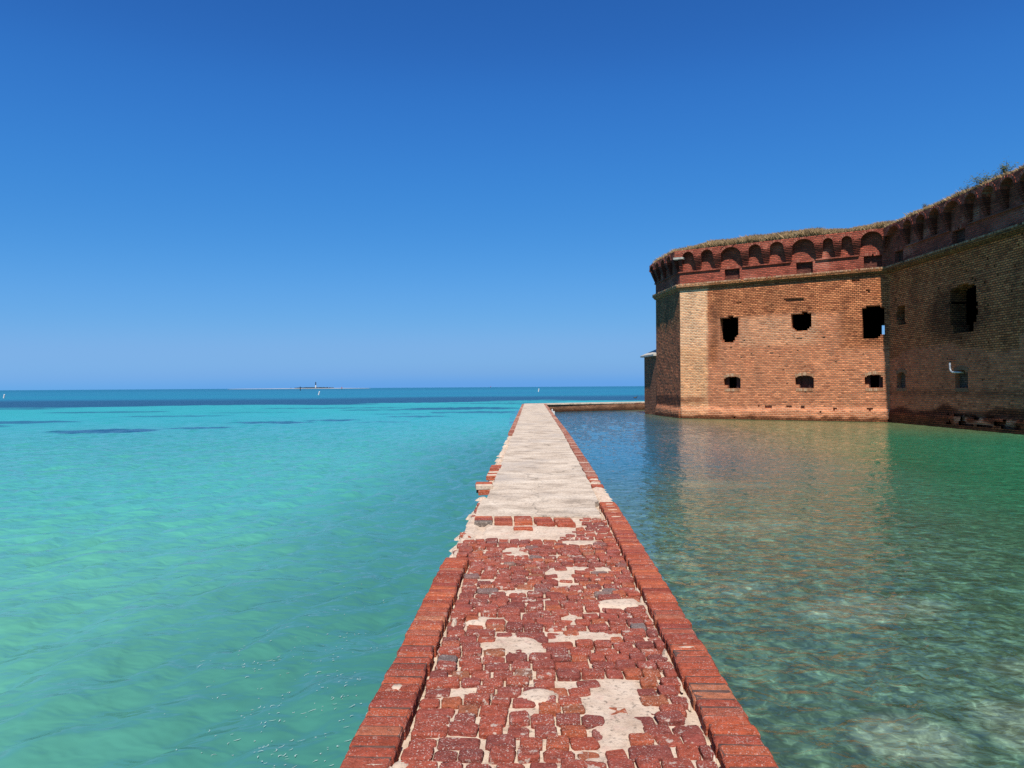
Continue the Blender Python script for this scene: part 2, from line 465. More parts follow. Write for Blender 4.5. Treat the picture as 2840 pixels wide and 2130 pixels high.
def tsample(t, x, y):
    h, dx, dy, L, N = t
    u = (x / L % 1) * N; v = (y / L % 1) * N
    i = np.floor(u).astype(int); j = np.floor(v).astype(int); fu = u - i; fv = v - j
    i %= N; j %= N; i1 = (i + 1) % N; j1 = (j + 1) % N
    f = lambda a: (a[i, j] * (1 - fu) + a[i1, j] * fu) * (1 - fv) + (a[i, j1] * (1 - fu) + a[i1, j1] * fu) * fv
    return f(h), f(dx), f(dy)

def graded(start, end, s0, g):
    out = [start]
    while out[-1] < end: out.append(out[-1] + s0 + g * (out[-1] - start))
    return out

def grid_mesh(name, X, Y, Z, mat, body):
    nx, ny = X.shape
    me = bpy.data.meshes.new(name)
    V = np.stack([X, Y, Z], -1).reshape(-1, 3)
    idx = np.arange(nx * ny).reshape(nx, ny)
    F = np.stack([idx[:-1, :-1], idx[1:, :-1], idx[1:, 1:], idx[:-1, 1:]], -1).reshape(-1, 4)
    me.vertices.add(len(V)); me.vertices.foreach_set('co', V.astype(np.float32).ravel())
    me.loops.add(F.size); me.loops.foreach_set('vertex_index', F.astype(np.int32).ravel())
    me.polygons.add(len(F)); me.polygons.foreach_set('loop_start', np.arange(0, F.size, 4, dtype=np.int32))
    me.polygons.foreach_set('loop_total', np.full(len(F), 4, dtype=np.int32))
    me.polygons.foreach_set('use_smooth', np.ones(len(F), dtype=bool))
    me.update(calc_edges=True)
    if body is not None:
        a = me.color_attributes.new('body', 'FLOAT_COLOR', 'POINT')
        a.data.foreach_set('color', body.reshape(-1, 4).astype(np.float32).ravel())
    me.materials.append(mat)
    me.validate()
    return link(name, me)

def lerp(a, b, t): return a + (b - a) * t[..., None]

# --- open sea
xs = np.array([-x for x in graded(0.0, 260, 0.075, 0.0105)][::-1] + graded(0.6, 300, 0.6, 0.02))
xs = np.concatenate([[-60000, -20000, -8000, -3000, -1500, -900, -600, -400], xs, [500, 900, 2000, 5000, 15000, 60000]])
ys = np.array(graded(1.0, 420, 0.055, 0.0095))
ys = np.concatenate([[-60000, -8000, -1000, -200, -60, -30, -15, -8, -4, -2, -1, -0.4, 0, 0.4, 0.7], ys, [500, 600, 800, 1100, 1600, 2500, 4200, 8000, 20000, 60000]])
X, Y = np.meshgrid(xs, ys, indexing='ij')
wd = (0.89, -0.46)
t1 = wave_tile(512, 41.0, wd, 0.26, 0.85, 5.0, 0.020, 3, 2.5, 0.7)
t2 = wave_tile(512, 67.0, (0.97, -0.24), 0.6, 2.2, 14.0, 0.017, 5, 2.0, 0.7)
h1, dx1, dy1 = tsample(t1, X, Y); h2, dx2, dy2 = tsample(t2, X + 3, Y)
R = np.hypot(X, Y)
f1 = 1 - sstep(25, 75, R); f2 = 1 - sstep(90, 260, R)
Z = h1 * f1 + h2 * f2
inside = (X > (xl_f(Y) + 0.9)) & (Y < 68.6 + 0.42 * (X - 3)) & (Y > -60)
Xd = np.where(inside, X, X - dx1 * f1 - dx2 * f2); Yd = np.where(inside, Y, Y - dy1 * f1 - dy2 * f2)
Z = np.where(inside, -2.0, Z)
# local colour of the water body: white sand shallows, seagrass beds, the deep channel
sand_near = np.array([0.120, 0.42, 0.305]); sand_mid = np.array([0.090, 0.45, 0.365]); sand_far = np.array([0.04, 0.44, 0.42])
deepc = np.array([0.008, 0.16, 0.25]); grassc = np.array([0.012, 0.070, 0.125]); wallc = np.array([0.045, 0.20, 0.17]); chan = np.array([0.014, 0.20, 0.31])
C = lerp(np.broadcast_to(sand_near, X.shape + (3,)), sand_mid, sstep(6, 17, Y))
C = lerp(C, sand_far, sstep(17, 60, Y))
dw = xl_f(np.clip(Y, -20, 66)) - X
nz = fbm(X * 0.22, Y * 0.22, 11)
C = lerp(C, wallc, (1 - sstep(0.1, 4.0 + 4 * nz, dw)) * (1 - sstep(18, 45, Y)) * 0.8)
milk = fbm(X * 0.16 + 0.3 * Y * 0.16, Y * 0.08, 21)
C = C * (0.92 + 0.16 * milk)[..., None]
# near edge of the seagrass meadow, about 90 m out on the left, further out to the right
ne = 92 + 10 * (fbm(X * 0.03, Y * 0.03, 31) - 0.5) + np.clip(X + 60, 0, 90) * 0.42
ragg = 34 * (fbm(X * 0.045, Y * 0.07, 33, 5) - 0.5)
mead = sstep(-1.5, 3.0, Y - ne + ragg)
C = lerp(C, grassc, mead)
C = lerp(C, chan, sstep(0, 1, (Y - ne - 40 - 60 * (fbm(X * 0.012, Y * 0.012, 35) - 0.5)) / 60))
strip = fbm(X * 0.006, Y * 0.02, 41)
C = lerp(C, np.array([0.012, 0.235, 0.32]), sstep(0.5, 0.66, strip) * sstep(150, 210, Y) * 0.7)
C = lerp(C, deepc, sstep(320, 1200, Y))
for (px, py, rx, ry, a) in [(-24.2, 40.6, 3.4, 1.9, .95), (-38.5, 52, 6, 2.3, .85), (-38, 46.5, 4.5, 1.2, .8), (-19.8, 43, 2.4, 1.3, .85), (-17.5, 49.5, 3.4, 1.7, .9), (-13.6, 52, 2.4, 1.5, .85), (-8.5, 58, 3.2, 1.5, .7), (-9, 49, 2.2, 1.0, .5), (-30, 62, 5, 2.0, .6), (-44, 74, 7, 2.6, .7),
                            (-6, 80, 7.5, 5.0, .9), (-3.0, 67, 5.0, 2.6, .75), (-14, 76, 6, 2.2, .6), (-11, 64, 3, 1.3, .45), (12, 96, 14, 5, .85), (26, 120, 10, 6, .8), (-27, 70, 6, 1.4, .35), (0, 104, 9, 3, .7), (-22, 84, 10, 2.2, .6)]:
    e = ((X - px) / rx) ** 2 + ((Y - py) / ry) ** 2 + 1.6 * (fbm(X * 0.55, Y * 0.55, 51, 5) - 0.5)
    C = lerp(C, grassc * 1.1, (1 - sstep(0.55, 1.15, e)) * a)
body = np.concatenate([C, sstep(12, 90, R)[..., None]], -1)
tag(grid_mesh('sea', Xd, Yd, Z, M['sea'], body), kind='structure')

# --- moat
xs = np.array(graded(-0.2, 40, 0.085, 0.002)); ys = np.array(graded(-6, 1.5, 0.3, 0)[:-1] + graded(1.5, 75, 0.05, 0.0072))
X, Y = np.meshgrid(xs, ys, indexing='ij')
m1 = wave_tile(512, 19.0, (0.25, -0.97), 0.08, 0.22, 1.1, 0.0052, 13, 1.0, 0.9)
m2_ = wave_tile(512, 31.0, (0.55, -0.83), 0.4, 1.1, 4.0, 0.0032, 15, 1.0, 0.8)
h1, dx1, dy1 = tsample(m1, X, Y); h2, dx2, dy2 = tsample(m2_, X, Y)
Z = h1 * (1 - sstep(16, 40, Y)) + h2 + 0.0
dbc = CURT_X - X                                        # distance from the curtain
dab = (AX[0] - X) * DAB[1] * -1 + (AX[1] - Y) * DAB[0]  # distance from the bastion flank
grey = np.array([0.092, 0.175, 0.108]); green = np.array([0.028, 0.215, 0.105]); pale = np.array([0.27, 0.31, 0.14]); blue = np.array([0.022, 0.15, 0.215]); bright = np.array([0.035, 0.30, 0.155])
n1 = fbm(X * 0.13, Y * 0.13, 61); n2 = fbm(X * 0.4, Y * 0.25, 63)
C = lerp(np.broadcast_to(grey, X.shape + (3,)), green, sstep(-2.0, 7, X - 3.2 - 0.22 * Y + 5 * (n1 - 0.5)))
C = lerp(C, blue, sstep(12, 24, Y) * (1 - sstep(1, 9, X - 0.16 * Y)) )
C = lerp(C, bright, (1 - sstep(2, 13, dbc + 5 * (n2 - .5))) * sstep(8, 26, Y) * 0.9)
C = lerp(C, pale, (1 - sstep(1.0, 17.0, dab + 4 * (n2 - 0.5))) * 0.85 * sstep(9.0, 14.5, X))  # pale green water, spread further to paint in the flank's golden reflection
C = C * (0.8 + 0.4 * n2)[..., None]
for (px, py, rx, ry, a) in [(2.75, 4.75, .42, .36, .75), (3.75, 4.9, .5, .5, .7), (3.9, 7.5, .9, .5, .55), (4.6, 5.8, .7, .4, .4), (2.8, 8.2, .5, .4, .4), (4.2, 12, 1.0, .6, .4), (2.2, 9.6, .4, .4, .35), (5.2, 17, 1.3, .8, .35)]:
    e = ((X - px) / rx) ** 2 + ((Y - py) / ry) ** 2 + 1.5 * (fbm(X * 2.2, Y * 2.2, 71) - 0.5)
    C = lerp(C, np.array([0.27, 0.36, 0.245]), (1 - sstep(0.3, 1.3, e)) * a * 0.75)
al = 0.85 - 0.65 * sstep(5, 22, Y)
body = np.concatenate([C, al[..., None]], -1)
tag(grid_mesh('moat_water', X - dx1 * (1 - sstep(16, 40, Y)) * .6, Y - dy1 * (1 - sstep(16, 40, Y)) * .6, Z, M['moat'], body), kind='structure')
# ---------------------------------------------------------------- the fort
fort = empty('brick_fort', (float(BX[0]), float(BX[1]), 0))
tag(fort, 'big brown brick fort with red arched parapet standing in the moat', 'fort')
ZC = 9.70      # foot of the cornice
ZR = 10.06     # top of the cornice, foot of the red parapet
ZS = 12.05     # springing of the parapet arches
ZT = 12.60     # top of the parapet
PROJ = 0.47

class Wall:
    def __init__(self, p0, p1):
        self.p0 = np.array(p0, float); d = np.array(p1, float) - self.p0
        self.L = float(np.hypot(*d)); self.d = d / self.L
        self.n = np.array([self.d[1], -self.d[0]])       # outward: right-hand side of p0 -> p1
    def pt(self, s, z, off=0.0):
        q = self.p0 + self.d * s + self.n * off
        return (float(q[0]), float(q[1]), float(z))

WAB = Wall(AX, BX)
WBC = Wall((CURT_X, 44.63), (CURT_X, 13.0))
ad_dir = np.array([-math.sin(math.radians(6.2)), math.cos(math.radians(6.2))])
DX = AX + ad_dir * 5.75
WAD = Wall(DX, AX)
CS, CZ = 0.12, 0.12

def wall_sheet(name, W, z0, z1, mat, hole, zone_fn, thick, parent, s0=0.0, s1=None, relief=0.012, plinth=False, seed=0, extra_off=None):
    """brick-by-brick sheet; hole(s,z) -> None, or (depth, has_back); ragged edges come from whole bricks"""
    s1 = W.L if s1 is None else s1
    ns = max(1, round((s1 - s0) / CS)); nz_ = max(1, round((z1 - z0) / CZ))
    S = np.linspace(s0, s1, ns + 1); Zs = np.linspace(z0, z1, nz_ + 1)
    SS, ZZ = np.meshgrid(S, Zs, indexing='ij')
    off = relief * 2 * (fbm(SS * 1.6, ZZ * 1.6, seed, 4) - 0.5) + relief * 0.8 * (vnoise(SS * 6, ZZ * 9, seed + 9) - 0.5)
    if plinth:
        off = off + 0.13 * (1 - sstep(0.55, 0.95, ZZ + 0.35 * (fbm(SS * 0.8, ZZ * 0.1, seed + 3) - 0.5)))
    if extra_off is not None: off = off + extra_off(SS, ZZ)
    if s0 == 0.0: off[0] *= 0.2
    off[-1] *= 0.2
    mb = MB(); idx = {}
    zone = []
    def vid(i, j):
        if (i, j) not in idx:
            idx[(i, j)] = len(mb.v); mb.v.append(W.pt(S[i], Zs[j], off[i, j])); zone.append(zone_fn(S[i], Zs[j]))
        return idx[(i, j)]
    hm = {}
    for i in range(ns):
        for j in range(nz_):
            sc, zc = (S[i] + S[i + 1]) / 2, (Zs[j] + Zs[j + 1]) / 2
            sc += 0.0
            hm[(i, j)] = hole(sc, zc) if hole else None
    def addf(pts, zs_, uv):
        b = len(mb.v); mb.v.extend(pts); zone.extend(zs_)
        mb.f.append(tuple(range(b, b + 4))); mb.m.append(0); mb.uv.extend(uv)
    for i in range(ns):
        for j in range(nz_):
            h = hm[(i, j)]
            a = (S[i], Zs[j]); b = (S[i + 1], Zs[j]); c = (S[i + 1], Zs[j + 1]); d = (S[i], Zs[j + 1])
            if h is None:
                mb.f.append((vid(i, j), vid(i + 1, j), vid(i + 1, j + 1), vid(i, j + 1))); mb.m.append(0)
                mb.uv.extend([a, b, c, d])
                continue
            dep, back = h
            zc = [zone_fn((a[0] + b[0]) / 2, (a[1] + d[1]) / 2)] * 4
            if back:
                addf([W.pt(*a, -dep), W.pt(*b, -dep), W.pt(*c, -dep), W.pt(*d, -dep)], zc, [a, b, c, d])
            for (di, dj, e0, e1) in ((-1, 0, d, a), (1, 0, b, c), (0, -1, a, b), (0, 1, c, d)):
                nb = hm.get((i + di, j + dj), 'edge')
                if nb is None:
                    addf([W.pt(*e0, 0.0), W.pt(*e1, 0.0), W.pt(*e1, -dep), W.pt(*e0, -dep)], zc,
                         [(e0[0], e0[1]), (e1[0] + (0 if e0[0] != e1[0] else 0), e1[1]), (e1[0] + (dep if e0[0] == e1[0] else 0), e1[1] + (dep if e0[0] != e1[0] else 0)), (e0[0] + (dep if e0[0] == e1[0] else 0), e0[1] + (dep if e0[0] != e1[0] else 0))])
    return mb.build(name, mat, parent, zone=zone)

RW = random.Random(3)
def rect(s, z, r, jag=0.0):
    """inside test for a hole; r = (s0,s1,z0,z1)"""
    return r[0] <= s <= r[1] and r[2] <= z <= r[3]
def jagn(a, b, seed): return float(vnoise(np.array(a), np.array(b), seed)) - 0.5

def ab_hole(s, z):
    s = s * 0.12 / (LAB / round(LAB / CS))                # count in whole half-bricks
    j = jagn(s * 3.1, z * 4.3, 5) * 0.16
    # upper embrasures, their edges broken
    if 3.00 <= s + j * .3 <= 4.32 and 5.60 <= z <= 7.40 + (0.14 if 3.55 < s < 3.95 else 0):
        low = z < 6.25
        if not (low and (s > 4.32 - (6.25 - z) * 0.6 or s < 3.0 + (6.1 - z) * .3)): return (0.8, False)
    if 7.92 <= s + j * .3 <= 9.24 and 6.20 <= z <= 7.42 + (0.12 if 8.6 < s < 9.0 else 0):
        if not (z < 6.65 and (s < 7.92 + (6.55 - z) * 0.8 or s > 9.24 - (6.55 - z) * 0.7)): return (0.8, False)
    if 12.36 <= s + j * .3 <= 13.68 and 5.48 <= z <= 7.52 + (0.13 if 12.6 < s < 13.4 else 0):
        if not (z < 5.8 and s > 13.66 - (5.8 - z) * 1.4): return (0.8, False)
    for (a, b) in ((3.24, 4.44), (8.16, 9.36), (12.48, 13.56)):
        top = 3.10 - 0.45 * ((s - (a + b) / 2) / 0.55) ** 2 * 0.35
        if a <= s <= b and 2.24 <= z <= top + 0.04 and not (s < a + 0.24 and z < 2.44): return (0.55, False)
    # missing bricks
    for (a, b, c_, d_) in ((7.55, 8.75, 8.30, 8.47), (12.55, 12.75, 8.55, 8.72), (11.75, 12.1, 9.33, 9.42), (4.2, 4.5, 8.42, 8.5)):
        if a <= s + j * 2 <= b and c_ <= z <= d_: return (0.11, True)
    if 0.75 < z < 1.0 and 5.6 < s < 9.4 and jagn(s * 2.2, z * 3, 8) > 0.18: return (0.13, True)
    if 0.7 < z < 0.95 and 10.5 < s < 13.6 and jagn(s * 1.8, z * 3, 9) > 0.22: return (0.12, True)
    if z < 6 and jagn(s * 4.2, z * 8.3, 77) > 0.465: return (0.04, True)
    return None
def clamp01(x): return max(0.0, min(1.0, x))
def ss(e0, e1, x):
    t = clamp01((x - e0) / (e1 - e0)); return t * t * (3 - 2 * t)
def mixc(c, d, t): return [c[k] + (d[k] - c[k]) * t for k in range(4)]
def ab_zone(s, z):
    w = jagn(s * 0.9, z * 0.9, 20); w2 = jagn(s * 2.3, z * 2.3, 22)
    c = [1.08, 1.0, 0.97, 0.36]                                         # pinkish rebuilt lower face
    up = ss(-0.3, 0.3, z - 7.35 + w * 0.6 + (0.9 if s > 11.4 else 0) * ss(6, 4.6, z))
    c = mixc(c, [1.04, 1.0, 0.92, 0.0], max(up, ss(10.8, 11.6, s + w * 1.5) * ss(4.6, 5.2, z)))
    c = mixc(c, [0.98, 0.80, 0.58, 0.0], ss(12.6, 13.8, s) * 0.6 * ss(7.0, 8.4, z))
    c = mixc(c, [1.10, 0.98, 0.86, 0.75], ss(4.4, 3.6, abs(z - 6.0) + 2.0) * 0)
    mid = ss(0.0, 0.5, 1.3 - abs(z - 6.3)) * ss(4.2, 4.6, s) * ss(10.2, 9.2, s + w)
    c = mixc(c, [1.06, 1.08, 1.06, 0.72], mid * 0.8)
    strip = ss(2.15, 1.98, s + w2 * 0.15)
    c = mixc(c, [1.25, 1.50, 1.50, 0.85], strip * (0.95 if z > 5.6 else 0.8))
    c = mixc(c, [1.22, 1.30, 1.1, 0.7], strip * ss(5.6, 5.0, z) * 0.6)
    st = ss(0.45, 0.1, abs(s - 2.6 + (z - 6.5) * 0.05)) * ss(4.2, 5.4, z) * ss(8.9, 7.4, z)
    c = mixc(c, [0.62, 0.58, 0.55, 0.15], st * 0.75)
    c = mixc(c, [0.72, 0.62, 0.50, 0.1], ss(0.5, 0.05, abs(s - 2.45)) * ss(3.6, 4.6, z) * ss(6.4, 5.2, z) * 0.7)
    c = mixc(c, [0.55, 0.52, 0.5, 0.2], ss(0.35, 0.1, abs(z - 1.35 + w2 * .3)) * ss(2.3, 1.6, s) * 0.75)
    c = mixc(c, [1.05, 0.92, 0.85, 0.9], ss(1.05, 0.85, z + w * .3) * 0.6)
    c = mixc(c, [0.34, 0.30, 0.26, 0.05], ss(0.34, 0.16, z + w2 * 0.25))
    return c
wall_sheet('bastion_wall', WAB, -0.4, ZC, M['fort'], ab_hole, ab_zone, 0.8, fort, plinth=True, seed=101, s0=-0.0)

def bc_sz(y): return 44.63 - y
BW_ = [43.30, 37.50, 31.75, 26.0, 20.25, 14.5]       # bay centres along the curtain
def bc_hole(s, z):
    y = 44.63 - s
    j = jagn(s * 3.1, z * 4.3, 6) * 0.2
    if 42.80 <= y + j * .4 <= 43.72 and 6.25 <= z <= 7.45: return (0.8, False)
    for k, yc in ((0, 37.3), (1, 31.4), (2, 25.8), (3, 20.0)):
        hw = 1.12 - 0.25 * (z < 5.7)
        arch = 7.88 - 0.22 * ((y - yc) / 1.12) ** 2
        if abs(y + j * .5 - yc) <= hw and 5.25 <= z <= arch: return (0.9, False)
    for yc in BW_:
        top = 3.20 - 0.12 * ((y - yc) / 0.5) ** 2
        if abs(y - yc) <= 0.50 and 2.30 <= z <= top: return (0.30, True)
    if 0.25 < z < 0.85 and 33.0 < y < 38.6 and jagn(s * 1.9, z * 4, 18) > 0.1: return (0.10, True)
    if jagn(s * 4.2, z * 8.3, 79) > 0.47: return (0.05, True)
    return None
def bc_zone(s, z):
    y = 44.63 - s
    w = jagn(s * 0.7, z * 0.7, 30); w2 = jagn(s * 2.0, z * 2.0, 31)
    line = 4.1 + 0.7 * math.sin(clamp01((s - 0.2) / 9) * math.pi) + (0.8 if s > 11.5 else 0)
    c = [1.22, 0.95, 0.86, 0.34]  # curtain tints warmed and lightened, light painted in against its shade
    c = mixc(c, [1.20, 1.06, 0.86, 0.03], ss(-0.12, 0.12, z - line + w2 * 0.3))
    c = mixc(c, [1.3, 1.1, 0.72, 0.0], ss(8.0, 9.2, z + w) * 0.6)
    d = math.hypot((y - 38.2) / 2.6, (z - 6.2) / 1.7)
    c = mixc(c, [0.22, 0.22, 0.2, 0.0], ss(1.15, 0.6, d + w * 0.5) * 0.75)
    c = mixc(c, [0.42, 0.36, 0.36, 0.2], ss(0.25, 0.1, abs(z - 1.95 + w2 * .1)) * 0.5)
    c = mixc(c, [0.42, 0.27, 0.21, 0.02], ss(1.1, 0.85, z + w * 0.8))
    gp = ss(0.35, 0.1, abs(z - 0.55 + w2 * .3)) * ss(38.8, 38.0, y) * ss(32.5, 33.5, y) * ss(-.05, .2, jagn(s * 2.5, z * 3.5, 33))
    c = mixc(c, [0.75, 0.85, 0.95, 0.9], gp * 0.8)
    c = mixc(c, [0.3, 0.26, 0.2, 0.0], ss(0.3, 0.12, z))
    return c
wall_sheet('curtain_wall', WBC, -0.4, ZC, M['fort'], bc_hole, bc_zone, 0.8, fort, plinth=True, seed=201)

def ad_zone(s, z):
    w2 = jagn(s * 2.0, z * 2.0, 41)
    c = [0.98, 0.86, 0.78, 0.15]
    c = mixc(c, [0.72, 0.78, 0.70, 0.05], ss(6.6, 7.2, z + w2 * .4))
    c = mixc(c, [0.42, 0.38, 0.36, 0.1], ss(1.75, 1.6, z) * ss(0.85, 1.0, z))
    c = mixc(c, [1.0, 0.85, 0.75, 0.6], ss(0.95, 0.85, z))
    c = mixc(c, [0.40, 0.34, 0.3, 0.05], ss(0.34, 0.2, z))
    return c
wall_sheet('bastion_side_wall', WAD, -0.4, ZC, M['fort'], None, ad_zone, 0.8, fort, plinth=True, seed=301, relief=0.022)

# red upper walls
AB_ARCH = [(0.35, 1.21), (1.74, 2.63), (3.20, 4.58), (5.15, 6.02), (6.59, 7.52), (8.08, 9.47), (10.02, 10.64), (11.16, 11.78), (12.32, 13.56)]
BC_ARCH = []
for k, yc in enumerate(BW_):
    BC_ARCH.append((44.63 - yc - 0.70, 44.63 - yc + 0.70) if k else (44.63 - 43.95, 44.63 - 42.55))
    if k < 5:
        for q in (1.55, 2.88, 4.21):
            y = yc - q if k else {1.55: 41.70, 2.88: 40.36, 4.21: 39.03}[q]
            BC_ARCH.append((44.63 - y - 0.46, 44.63 - y + 0.46))
BC_ARCH.sort()
AD_ARCH = [(WAD.L - c - 0.44, WAD.L - c + 0.44) for c in (5.35, 3.95, 2.55, 1.15)]
AB_PW = [(3.37, 4.41), (8.24, 9.30), (12.48, 13.54)]
BC_PW = [(44.63 - y - 0.52, 44.63 - y + 0.52) for y in (43.44, 37.63, 31.8, 26.0, 20.25, 14.6)]
def pw_hole(L_):
    def f(s, z):
        for k, (a, b) in enumerate(L_):
            n_ = jagn(s * 5, 1.3 + k, 60)
            if a <= s <= b and 10.12 <= z <= 10.95 + (0.12 if n_ > 0.27 else 0): return (0.30, False)
        if jagn(s * 4.0, z * 8, 81) > 0.475: return (0.05, True)
        return None
    return f
def red_zone(shade, sd):
    def f(s, z):
        w = jagn(s * 0.8, z * 1.4, sd); w2 = jagn(s * 2.5, z * 3, sd + 1)
        c = [1.0, 1.0, 1.0, 0.18]
        c = mixc(c, [1.15, 1.25, 1.25, 0.75], ss(0.12, 0.4, w) * 0.8)
        c = mixc(c, [0.75, 0.72, 0.72, 0.05], ss(0.1, 0.4, -w2) * 0.6)
        return [c[0] * shade, c[1] * shade, c[2] * shade, c[3]]
    return f
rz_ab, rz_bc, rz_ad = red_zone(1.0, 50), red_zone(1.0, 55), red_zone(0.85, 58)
wall_sheet('parapet_wall', WAB, ZR - 0.06, ZT - 0.02, M['red'], pw_hole(AB_PW), rz_ab, 0.3, fort, seed=401, relief=0.008)
wall_sheet('parapet_wall', WBC, ZR - 0.06, ZT - 0.02, M['red'], pw_hole(BC_PW), rz_bc, 0.3, fort, seed=402, relief=0.008)
wall_sheet('parapet_wall', WAD, ZR - 0.06, ZT - 0.02, M['red'], None, rz_ad, 0.3, fort, seed=403, relief=0.008)

def prism(mb, W, s0, s1, prof, step=0.5, zone=None, zfn=None, ends=True):
    """sweep a profile [(offset,z)...] along the wall"""
    n = max(1, round((s1 - s0) / step)); S = np.linspace(s0, s1, n + 1)
    cum = [0.0]
    for k in range(1, len(prof)): cum.append(cum[-1] + math.hypot(prof[k][0] - prof[k - 1][0], prof[k][1] - prof[k - 1][1]))
    b = len(mb.v)
    for s in S:
        for (o, z) in prof:
            mb.v.append(W.pt(s, z, o))
            if zone is not None: zone.append(zfn(s, z))
    m = len(prof)
    for i in range(n):
        for k in range(m - 1):
            mb.f.append((b + i * m + k, b + (i + 1) * m + k, b + (i + 1) * m + k + 1, b + i * m + k + 1)); mb.m.append(0)
            mb.uv.extend([(S[i], prof[0][1] + cum[k]), (S[i + 1], prof[0][1] + cum[k]), (S[i + 1], prof[0][1] + cum[k + 1]), (S[i], prof[0][1] + cum[k + 1])])
    if ends:
        for i, rev in ((0, True), (n, False)):
            f = [b + i * m + k for k in range(m)]
            mb.f.append(tuple(f[::-1] if rev else f)); mb.m.append(0)
            mb.uv.extend([(prof[k][0], prof[k][1]) for k in (range(m - 1, -1, -1) if rev else range(m))])

CORN = [(-0.05, ZC - 0.003), (0.07, ZC), (0.08, ZC + 0.08), (0.15, ZC + 0.085), (0.16, ZC + 0.17), (0.235, ZC + 0.175), (0.25, ZC + 0.24), (0.25, ZR), (-0.05, ZR + 0.035)]
def corn_zone_ab(s, z):
    if s < 2.1: return [1.5, 1.55, 1.45, 1.0] if z > ZR - 0.1 else [0.95, 1.0, 0.9, 0.4]
    return [0.75, 0.78, 0.62, 0.05]
for W, s0, s1, zf in ((WAB, -0.12, WAB.L - 0.05, corn_zone_ab), (WBC, 0.0, WBC.L, lambda s, z: [0.62, 0.66, 0.48, 0.05]), (WAD, -0.15, WAD.L - 0.02, lambda s, z: [0.85, 0.9, 0.75, 0.3])):
    mb = MB(); zn = []
    prism(mb, W, s0, s1, CORN, 0.35, zn, zf)
    mb.build('cornice', M['fort'], fort, zone=zn)
    # the rowlock course laid on the cornice, one brick after another
    mb = MB()
    s = s0 + 0.1
    while s < s1 - 0.1:
        p = W.pt(s, ZR + 0.02, 0.19 + random.uniform(-.012, .012))
        if random.random() > 0.06:
            mb.box(p, (0.042, 0.075, 0.05 + random.uniform(-.008, .008)), math.atan2(W.d[1], W.d[0]))
        s += 0.11
    mb.build('rowlock_course', M['vous'], fort)['kind'] = 'stuff'

def string_course(W, segs, zf):
    for (a, b) in segs:
        mb = MB(); zn = []
        prism(mb, W, a, b, [(-0.03, 10.94), (0.02, 10.95), (0.07, 10.98), (0.13, 11.0), (0.13, 11.07), (-0.03, 11.10)], 0.5, zn, zf)
        mb.build('string_course', M['red'], fort, zone=zn)
string_course(WAB, [(-0.05, 3.06), (4.64, 7.92), (9.53, 12.17)], rz_ab)
bs = [44.63 - 42.62] + []
bc_seg = []
for k in range(len(BW_) - 1):
    bc_seg.append((44.63 - BW_[k] + 0.72, 44.63 - BW_[k + 1] - 0.76))
string_course(WBC, bc_seg, rz_bc)
string_course(WAD, [(0.0, WAD.L)], rz_ad)

def arch_bottom(s, arches):
    for (a, b) in arches:
        if a <= s <= b:
            r = (b - a) / 2; c = (a + b) / 2
            rise = min(0.42, r * 0.95)
            t = (s - c) / r
            if r < 0.5: return ZS + rise * math.sqrt(max(0, 1 - t * t))
            # segmental
            R_ = (r * r + rise * rise) / (2 * rise)
            return ZS + rise - R_ + math.sqrt(max(0, R_ * R_ - (s - c) ** 2))
    return ZS
def parapet(W, arches, s0, s1, zf):
    S = [s0]
    for (a, b) in arches:
        n = 16
        S += [a - 0.001] + list(a + (b - a) * (0.5 - 0.5 * np.cos(np.pi * np.arange(n + 1) / n))) + [b + 0.001]
    S += list(np.arange(s0, s1, 0.45)) + [s1]
    S = sorted(x for x in S if s0 <= x <= s1)
    mb = MB(); zn = []
    zt = lambda s: ZT + 0.03 * (vnoise(np.array(s * 0.9), np.array(3.0), 90) - 0.5)
    for i in range(len(S) - 1):
        a, b = S[i], S[i + 1]
        if b - a < 1e-5: continue
        za = ZS if any(abs(a - e + 0.001) < 1e-6 for e, _ in arches) else arch_bottom(a, arches)
        zb = arch_bottom(b, arches)
        ta, tb = float(zt(a)), float(zt(b))
        for pts, uv in (([(a, za, PROJ), (b, zb, PROJ), (b, tb, PROJ), (a, ta, PROJ)], [(a, za), (b, zb), (b, tb), (a, ta)]),
                        ([(a, za, -0.06), (b, zb, -0.06), (b, zb, PROJ), (a, za, PROJ)], [(0, a), (0, b), (PROJ, b), (PROJ, a)]),
                        ([(a, ta, PROJ), (b, tb, PROJ), (b, tb, -0.5), (a, ta, -0.5)], [(a, ta), (b, tb), (b, tb + .9), (a, ta + .9)])):
            b0 = len(mb.v)
            for (s_, z_, o_) in pts: mb.v.append(W.pt(s_, z_, o_)); zn.append(zf(s_, z_))
            mb.f.append((b0, b0 + 1, b0 + 2, b0 + 3)); mb.m.append(0); mb.uv.extend(uv)
    for s in (s0, s1):
        b0 = len(mb.v)
        for (z_, o_) in ((ZS, -0.06), (ZS, PROJ), (ZT, PROJ), (ZT, -0.06)): mb.v.append(W.pt(s, z_, o_)); zn.append(zf(s, z_))
        mb.f.append((b0, b0 + 1, b0 + 2, b0 + 3)); mb.m.append(0); mb.uv.extend([(0, ZS), (.5, ZS), (.5, ZT), (0, ZT)])
    return mb.build('parapet', M['red'], fort, zone=zn)
parapet(WAB, AB_ARCH, -0.21, WAB.L - 0.36, rz_ab)
parapet(WBC, BC_ARCH, 0.30, WBC.L, rz_bc)
parapet(WAD, AD_ARCH, -0.2, WAD.L + 0.20, rz_ad)

